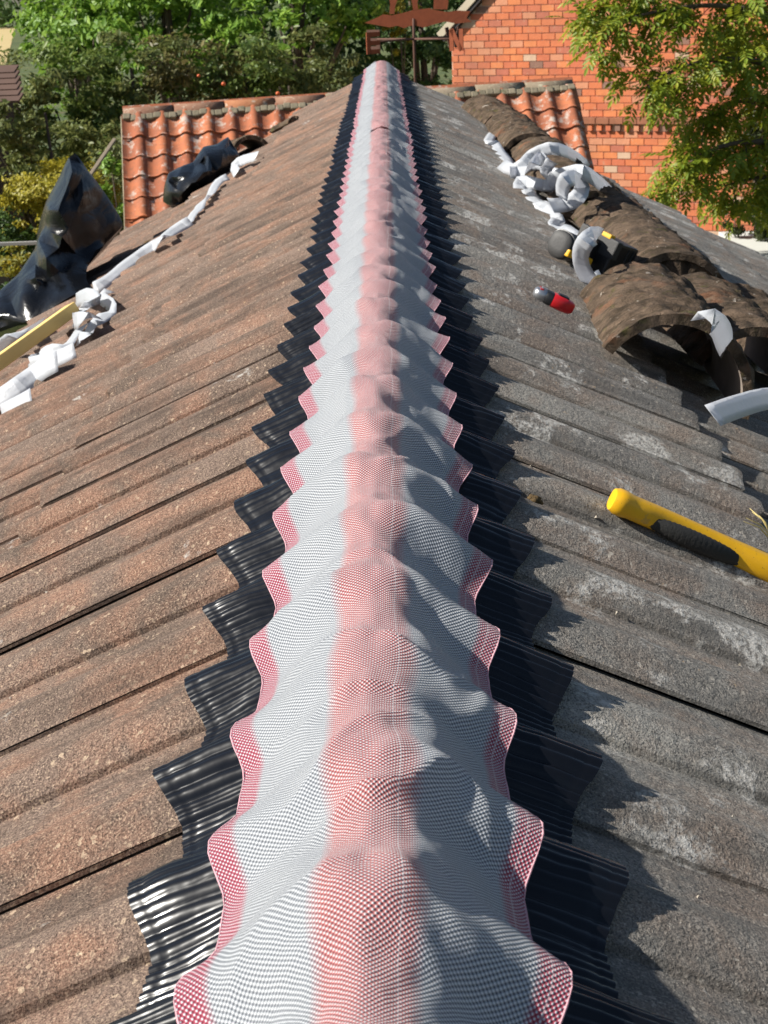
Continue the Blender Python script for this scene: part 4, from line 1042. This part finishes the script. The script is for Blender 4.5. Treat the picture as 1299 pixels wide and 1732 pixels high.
# ------------------------------------------------------------------ pale flat roof by the house, shed roof, garden rail
fp = at(1228, 404, 20.5)
flat = empty('flat_roof_extension', Vector((fp.x + 1.5, 21, GZ))); tag(flat, 'pale grey flat roof of an extension below the brick house', 'building')
box('roof_slab', (3.2, 2.2, .10), Matrix.Translation((fp.x + 1.62, 20.0, fp.z - .05)), M['render'], flat, .01)
box('fascia', (3.28, 2.28, .16), Matrix.Translation((fp.x + 1.62, 20.0, fp.z - .185)), M['board'], flat, .004)
box('wall', (3.0, 2.0, fp.z - .26 - GZ), Matrix.Translation((fp.x + 1.62, 20.0, (fp.z - .26 + GZ) / 2)), M['wall'], flat)
s1 = at(36, 168, 22.0)
shed = empty('shed', (s1.x - 2, 23, GZ)); tag(shed, 'dark brown tiled shed roof at the left edge above the golden bush', 'building')
M['shed_tile'] = plain('dark_brown_shed_tile', (0.10, 0.055, 0.038), 0.9, 0, 0.4, 10, 0.4)
for k in range(6):
    tS = k / 6
    bm = bmesh.new(); bm_box(bm, (3.0, .36, .03), Matrix.Translation((s1.x - 1.5 - tS * .30, 22.0 + tS * 1.3, s1.z + .02 + tS * .36)) @ Matrix.Rotation(R(12), 4, 'X'))
    link('tile_course', bm_mesh('tile_course', bm), M['shed_tile'], shed)
M['shed_wood'] = plain('dark_creosoted_boards', (0.035, 0.028, 0.02), 0.9, 0, 0.4, 20, 0.4)
box('wall', (3.0, 1.3, s1.z - GZ), Matrix.Translation((s1.x - 1.98, 23.1, (s1.z + GZ) / 2 - .06)), M['shed_wood'], shed)
rl = at(0, 413, 17.0)
rail = empty('garden_rail', (rl.x, 17.0, GZ)); tag(rail, 'grey horizontal garden rail left of the black sheet', 'rail')
M['galv'] = plain('weathered_grey_wood', (0.32, 0.31, 0.29), 0.8, 0, 0.3, 60, 0.2)
box('rail', (3.4, .04, .035), Matrix.Translation((rl.x, 17.0, rl.z)), M['galv'], rail, .004)
for dx in (-1.5, 1.4): box('post', (.07, .07, rl.z + .02 - GZ), Matrix.Translation((rl.x + dx, 17.06, (rl.z + .02 + GZ) / 2)), M['galv'], rail, .004)

# ------------------------------------------------------------------ trees
def leaf_geo(C, Nrm, L, rs, width=0.46, fold=0.25):
    """one folded diamond per row of C"""
    n = len(C); N_ = Nrm / np.linalg.norm(Nrm, axis=1, keepdims=True)
    d = rs.normal(size=(n, 3)); d -= N_ * (d * N_).sum(1, keepdims=True); d /= np.linalg.norm(d, axis=1, keepdims=True)
    s = np.cross(N_, d); L = L[:, None]
    v0 = C - d * L * .5; v2 = C + d * L * .5; v1 = C + s * L * width * .5 + N_ * L * fold * .3; v3 = C - s * L * width * .5 + N_ * L * fold * .3
    V = np.stack([v0, v1, v2, v3], 1).reshape(-1, 3)
    b = np.arange(n)[:, None] * 4
    Fc = np.concatenate([b + np.array([[0, 2, 1]]), b + np.array([[0, 3, 2]])], 1).reshape(-1, 3)
    return V, Fc
def crown_points(blobs, n, rs, shell=0.55, clump=20):
    w_ = np.array([b[3] * b[4] * b[5] for b in blobs]) ** (2 / 3); w_ = w_ / w_.sum(); Cs, Ns = [], []
    for b, k in zip(blobs, (w_ * n).astype(int)):
        # each blob is broken into small sprays, so the outline stays uneven
        nsub = max(5, int(clump * (b[3] * b[4] * b[5]) ** (1 / 3)))
        d = rs.normal(size=(nsub, 3)); d /= np.linalg.norm(d, axis=1, keepdims=True)
        rad = (shell + (1 - shell) * rs.random(nsub)) * rs.uniform(.8, 1.15, nsub)
        sub = d * rad[:, None]
        pick = rs.integers(0, nsub, k); sz = rs.uniform(.07, .21, nsub)[pick]
        p = sub[pick] + rs.normal(size=(k, 3)) * sz[:, None] * np.array([1, 1, .7])
        C_ = np.array(b[:3]) + p * np.array(b[3:6])
        Nn = p * .9 + np.array([0, 0, .5]) + rs.normal(size=(k, 3)) * .65
        Cs.append(C_); Ns.append(Nn)
    return np.concatenate(Cs), np.concatenate(Ns)
def tree(name, label, blobs, n, size, mat, seed, trunk=None, cat='tree', group=None, width=.46, tr_r=.14):
    rs = np.random.default_rng(seed)
    cx_ = sum(b[0] for b in blobs) / len(blobs); cy_ = sum(b[1] for b in blobs) / len(blobs)
    base = trunk or (cx_, cy_)
    root = empty(name, (base[0], base[1], GZ)); tag(root, label, cat, group)
    C_, Nn = crown_points(blobs, n, rs)
    k = C_[:, 2] > GZ + .05; C_, Nn = C_[k], Nn[k]
    V, Fc = leaf_geo(C_, Nn, size * rs.uniform(.55, 1.5, len(C_)), rs, width)
    link('crown', np_mesh('crown', V, Fc), mat, root)
    tv, tf = [], []
    top = max(b[2] for b in blobs); mid = (GZ + top) / 2
    for (pts, rr) in [([(base[0], base[1], GZ), (base[0] + .1, base[1], mid), (cx_, cy_, top)], [tr_r, tr_r * .75, tr_r * .25])] + \
        [([(base[0], base[1], GZ + (b[2] - GZ) * .45), ((base[0] + b[0]) / 2, (base[1] + b[1]) / 2, GZ + (b[2] - GZ) * .8), b[:3]], [tr_r * .5, tr_r * .35, tr_r * .1]) for b in blobs]:
        v, f = tube_geo(pts, rr, 6); o_ = len(tv); tv += v; tf += [tuple(o_ + q_ for q_ in ff) for ff in f]
    link('trunk', pyd('trunk', tv, tf), M['bark'], root, True)
    return root
def B(px, py, Y, rx, ry, rz): p = at(px, py, Y); return (p.x, p.y, p.z, rx, ry, rz)
g1 = 'tall trees beyond the garden'; g2 = 'low orchard trees behind the pantile roof'
tree('broadleaf_tree', 'bright green tree at the upper left corner beyond the garden', [B(95, 40, 36, .8, .9, 1.0), B(150, -20, 36, 1.3, 1.3, 1.4), B(160, 60, 35, 1.0, .9, .8), B(110, 120, 36, .9, 1.0, .8), B(110, -130, 36.5, 1.2, 1.4, 1.5)], 9000, .15, M['leaf_bright'], 1, group=g1)
tree('broadleaf_tree', 'bright green tree left of centre behind the orchard trees', [B(235, 20, 34, 1.1, 1.0, .8), B(300, 60, 33.5, .9, .9, .7), B(330, -20, 34.5, 1.2, 1.2, 1.0), B(260, -120, 35, 1.5, 1.5, 1.5), B(270, 100, 34.5, 1.0, .9, .7)], 10000, .15, M['leaf_bright'], 2, group=g1)
tree('broadleaf_tree', 'sunlit lobed green tree left of the weather vane with dark gaps', [B(440, 30, 31, .55, .6, .40), B(480, 60, 30.5, .50, .55, .36), B(405, 50, 31.5, .6, .6, .45), B(540, 20, 31, .75, .7, .5), B(585, 45, 31, .5, .5, .5), B(450, 95, 31.5, .6, .6, .36), B(520, -60, 32, 1.3, 1.3, .9), B(400, -40, 32, 1.0, 1.0, .7), B(610, 15, 31.6, .5, .5, .6)], 9500, .145, M['leaf_bright'], 3, group=g1)
tree('dark_tree', 'dark leaved backdrop tree for the shaded gaps behind the sunlit lobed one', [B(470, 40, 36, 1.6, .8, 1.5), B(590, 60, 37, 1.3, .8, 1.4), B(360, 60, 37, 1.4, .8, 1.4), B(640, -40, 37, 1.4, .9, 1.2)], 8000, .18, M['leaf_dark'], 4, group=g1)  # dark leaf colour stands in for the shade between the bright crowns
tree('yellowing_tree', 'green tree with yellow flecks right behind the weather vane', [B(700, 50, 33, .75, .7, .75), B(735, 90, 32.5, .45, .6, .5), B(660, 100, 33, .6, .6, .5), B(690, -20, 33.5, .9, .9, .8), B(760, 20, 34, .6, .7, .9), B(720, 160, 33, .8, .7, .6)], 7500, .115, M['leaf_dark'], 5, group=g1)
tree('yellowing_tree', 'sparse yellow leaved sapling among the leaves behind the vane', [B(688, 10, 31.6, .22, .3, .24), B(680, 70, 31.6, .26, .3, .26), B(655, 35, 31.6, .2, .3, .2)], 500, .11, M['leaf_yellow'], 15, tr_r=.03, group=g1)
spots = [(30, 190, 27.0, 'olive orchard tree at the left edge above the golden bush'), (130, 170, 27.5, 'olive orchard tree above the peak of the black sheet'), (225, 165, 28.0, 'olive orchard tree at the left end of the pantile ridge'), (320, 160, 28.4, 'olive orchard tree with red fruit above the pantile ridge'), (415, 165, 28.8, 'olive orchard tree behind the middle of the left pantile ridge'), (500, 150, 29.2, 'olive orchard tree where the pantile ridge meets the main roof')]
for i, (px, py, Y, lb) in enumerate(spots):
    tree('orchard_tree', lb, [B(px, py - 50, Y, .85, .8, .62), B(px - 35, py + 15, Y - .3, .6, .6, .6), B(px + 40, py + 10, Y + .2, .6, .6, .55), B(px, py + 95, Y, .95, .8, .8)], 6600, .105, M[('leaf_olive', 'leaf_mid', 'leaf_olive', 'leaf_brown', 'leaf_mid', 'leaf_olive')[i]], 20 + i, group=g2, width=.42, tr_r=.08)
tree('orchard_tree', 'grey green bush low behind the peak of the black sheet', [B(160, 260, 25.5, .7, .6, .55), B(60, 250, 26, .6, .6, .5), B(190, 330, 25, .45, .5, .8), B(20, 215, 21.0, .42, .35, .34), B(-15, 240, 21.0, .5, .4, .4), B(50, 262, 21.6, .4, .35, .28)], 8500, .09, M['leaf_olive'], 31, group=g2, width=.4, tr_r=.06)
for i, (px, py, Y, lb) in enumerate([(336, 128, 27.3, 'small red fruit in the orchard tree above the pantile ridge'), (470, 158, 28.0, 'orange red fruit low in the orchard tree near the main roof'), (378, 142, 27.8, 'small red fruit between the two larger ones')]):
    bm = bmesh.new(); bmesh.ops.create_icosphere(bm, subdivisions=2, radius=.034 if i else .026)
    for v in bm.verts: v.co.z *= .9 + .15 * abs(v.co.x) / .045
    bmesh.ops.translate(bm, verts=bm.verts, vec=at(px, py, Y - .75))
    o = link('fruit', bm_mesh('fruit', bm), M['apple'], None, True); tag(o, lb, 'fruit', 'red fruit in the orchard')
# golden clipped bush
gb = at(105, 338, 21.0)
tree('golden_bush', 'rounded golden clipped bush left of the black sheet', [(gb.x, 21.0, gb.z, .72, .7, .48), (gb.x + .35, 21.1, gb.z + .04, .45, .5, .42), (gb.x - .45, 21.0, gb.z - .1, .35, .5, .36)], 26000, .045, M['leaf_gold'], 41, cat='bush', width=.5, tr_r=.05)
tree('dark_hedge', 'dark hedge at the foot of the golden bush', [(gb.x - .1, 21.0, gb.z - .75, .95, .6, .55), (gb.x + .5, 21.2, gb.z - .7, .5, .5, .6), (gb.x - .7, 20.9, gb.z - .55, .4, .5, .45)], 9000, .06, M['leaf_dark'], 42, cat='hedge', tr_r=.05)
fb = at(25, 445, 18.0)
tree('flower_bed', 'low reddish and green plants by the garden rail', [(fb.x, 18.6, fb.z - .1, .5, .4, .22), (fb.x + .35, 18.5, fb.z - .3, .4, .4, .3)], 2500, .06, M['leaf_yellow'], 43, cat='plants', tr_r=.02)
M['leaf_slim'] = M['leaf_bright']
tree('slim_shrub', 'slim green shrub beside the left verge of the pantile roof', [B(192, 290, 19.5, .16, .2, .34), B(192, 360, 19.5, .16, .2, .4)], 1800, .06, M['leaf_bright'], 44, cat='shrub', tr_r=.02)

# ash tree on the right: compound leaves hanging from arching branches
def ash_tree():
    rs = np.random.default_rng(77); Y = 19.0
    tb = at(1420, 200, 19.6)
    root = empty('ash_tree', (tb.x, tb.y, GZ)); tag(root, 'ash tree with yellowing feathery leaves in front of the brick house', 'tree')
    limbs = [[(1430, 120, 19.6), (1330, 40, 19.3), (1220, 10, 19.0), (1110, 20, 18.8), (1020, 45, 18.6)],
             [(1430, 60, 19.6), (1330, -20, 19.4), (1200, -40, 19.2), (1080, -25, 19.0), (1000, 10, 18.9)],
             [(1430, 200, 19.6), (1330, 120, 19.2), (1230, 100, 18.8), (1150, 115, 18.6), (1096, 145, 18.5)],
             [(1430, 260, 19.6), (1350, 190, 19.4), (1260, 170, 19.1), (1190, 200, 18.9)],
             [(1430, 300, 19.6), (1350, 250, 19.2), (1260, 240, 18.8), (1190, 260, 18.6), (1152, 290, 18.5)],
             [(1430, 360, 19.6), (1360, 320, 19.5), (1290, 300, 19.2), (1225, 315, 19.0)],
             [(1430, 20, 19.6), (1350, -80, 19.6), (1250, -120, 19.5), (1130, -110, 19.4)],
             [(1430, 150, 19.6), (1370, 100, 19.9), (1300, 60, 20.0), (1230, 60, 20.0)]]
    tv, tf = [], []
    def add(pts, rr, n=6):
        v, f = tube_geo(pts, rr, n); o_ = len(tv); tv.extend(v); tf.extend(tuple(o_ + q_ for q_ in ff) for ff in f)
    add([(tb.x, tb.y, GZ), (tb.x + .05, tb.y, GZ + 2.5), (tb.x - .05, tb.y, tb.z + 1), (tb.x, tb.y, tb.z + 2.2)], [.2, .17, .13, .06], 10)
    Vs, Fs = [], []; nb = 0
    def leaflet(p, d, nrm, L):
        nonlocal nb
        s = d.cross(nrm).normalized(); nn = s.cross(d)
        w_ = L * .19; droop = -nn * L * .12
        pts = [p, p + d * L * .35 + s * w_, p + d * L * .35 - s * w_, p + d * L * .68 + s * w_ * .85 + droop * .4, p + d * L * .68 - s * w_ * .85 + droop * .4, p + d * L + droop, p + d * L * .5 + droop * .3 - nn * w_ * .35]
        Vs.extend(pts); Fs.extend([(nb, nb + 6, nb + 1), (nb, nb + 2, nb + 6), (nb + 1, nb + 6, nb + 3), (nb + 2, nb + 4, nb + 6), (nb + 3, nb + 6, nb + 5), (nb + 6, nb + 4, nb + 5)]); nb += 7
    def compound(p, d, L):
        d = d.normalized(); nrm = Vector((rs.normal() * .5, rs.normal() * .5, 1)).normalized()
        nrm = (nrm - d * nrm.dot(d)).normalized(); s = d.cross(nrm)
        k = 4
        for i in range(k):
            tS = (i + .8) / (k + .4); q_ = p + d * L * tS - nrm * L * .20 * tS * tS
            for sg_ in (-1, 1):
                dd = (d * .55 + s * sg_ * .85 - Vector((0, 0, .35)) * tS).normalized()
                leaflet(q_, dd, nrm, L * rs.uniform(.38, .50))
        leaflet(p + d * L - nrm * L * .2, (d - Vector((0, 0, .4))).normalized(), nrm, L * .5)
    for li, lm in enumerate(limbs):
        pts = [at(*q_) for q_ in lm]; C_ = [Vector(c) for c in catmull(pts, 8)]
        n_ = len(C_); add(C_, [.045 * (1 - i / n_) + .006 for i in range(n_)])
        for i in range(5, n_):
            for _ in range(5 if i > n_ * .35 else 4):
                d = Vector((rs.normal() - .5, rs.normal(), rs.normal() * .8)).normalized()
                tw = rs.uniform(.08, .34); e = C_[i] + d * tw + Vector((0, 0, -.10 * rs.random()))
                if rs.random() < .3: add([C_[i], (C_[i] + e) / 2 + Vector((0, 0, .02)), e], [.006, .005, .003], 4)
                for _k in range(2):
                    dl = (d * .6 + Vector((rs.normal() * .6 - .25, rs.normal() * .6, -.45 + rs.normal() * .5))).normalized()
                    compound(e, dl, rs.uniform(.15, .24))
    link('trunk', pyd('trunk', tv, tf), M['bark'], root, True)
    me = pyd('crown', Vs, Fs); link('crown', me, M['leaf_ash'], root)
ash_tree()
tree('ivy_shrub', 'dark ivy like shrub at the right edge below the ash tree', [B(1275, 250, 20.5, .38, .4, .5), B(1290, 340, 20.3, .36, .4, .55), B(1240, 365, 20.6, .20, .3, .22), B(1330, 290, 20.5, .5, .5, .9), B(1285, 170, 20.8, .25, .3, .3)], 9000, .07, M['leaf_ivy'], 55, cat='shrub', width=.3, tr_r=.05)
# far wood beyond the straw field, one mass
rs = np.random.default_rng(5); bl = []
for i in range(46): bl.append((-130 + i * 6 + rs.uniform(-2, 2), 290 + rs.uniform(-10, 10), GZ + 4.5 + rs.uniform(-1, 1.5), 5.5, 4, 5 + rs.uniform(-1, 2)))
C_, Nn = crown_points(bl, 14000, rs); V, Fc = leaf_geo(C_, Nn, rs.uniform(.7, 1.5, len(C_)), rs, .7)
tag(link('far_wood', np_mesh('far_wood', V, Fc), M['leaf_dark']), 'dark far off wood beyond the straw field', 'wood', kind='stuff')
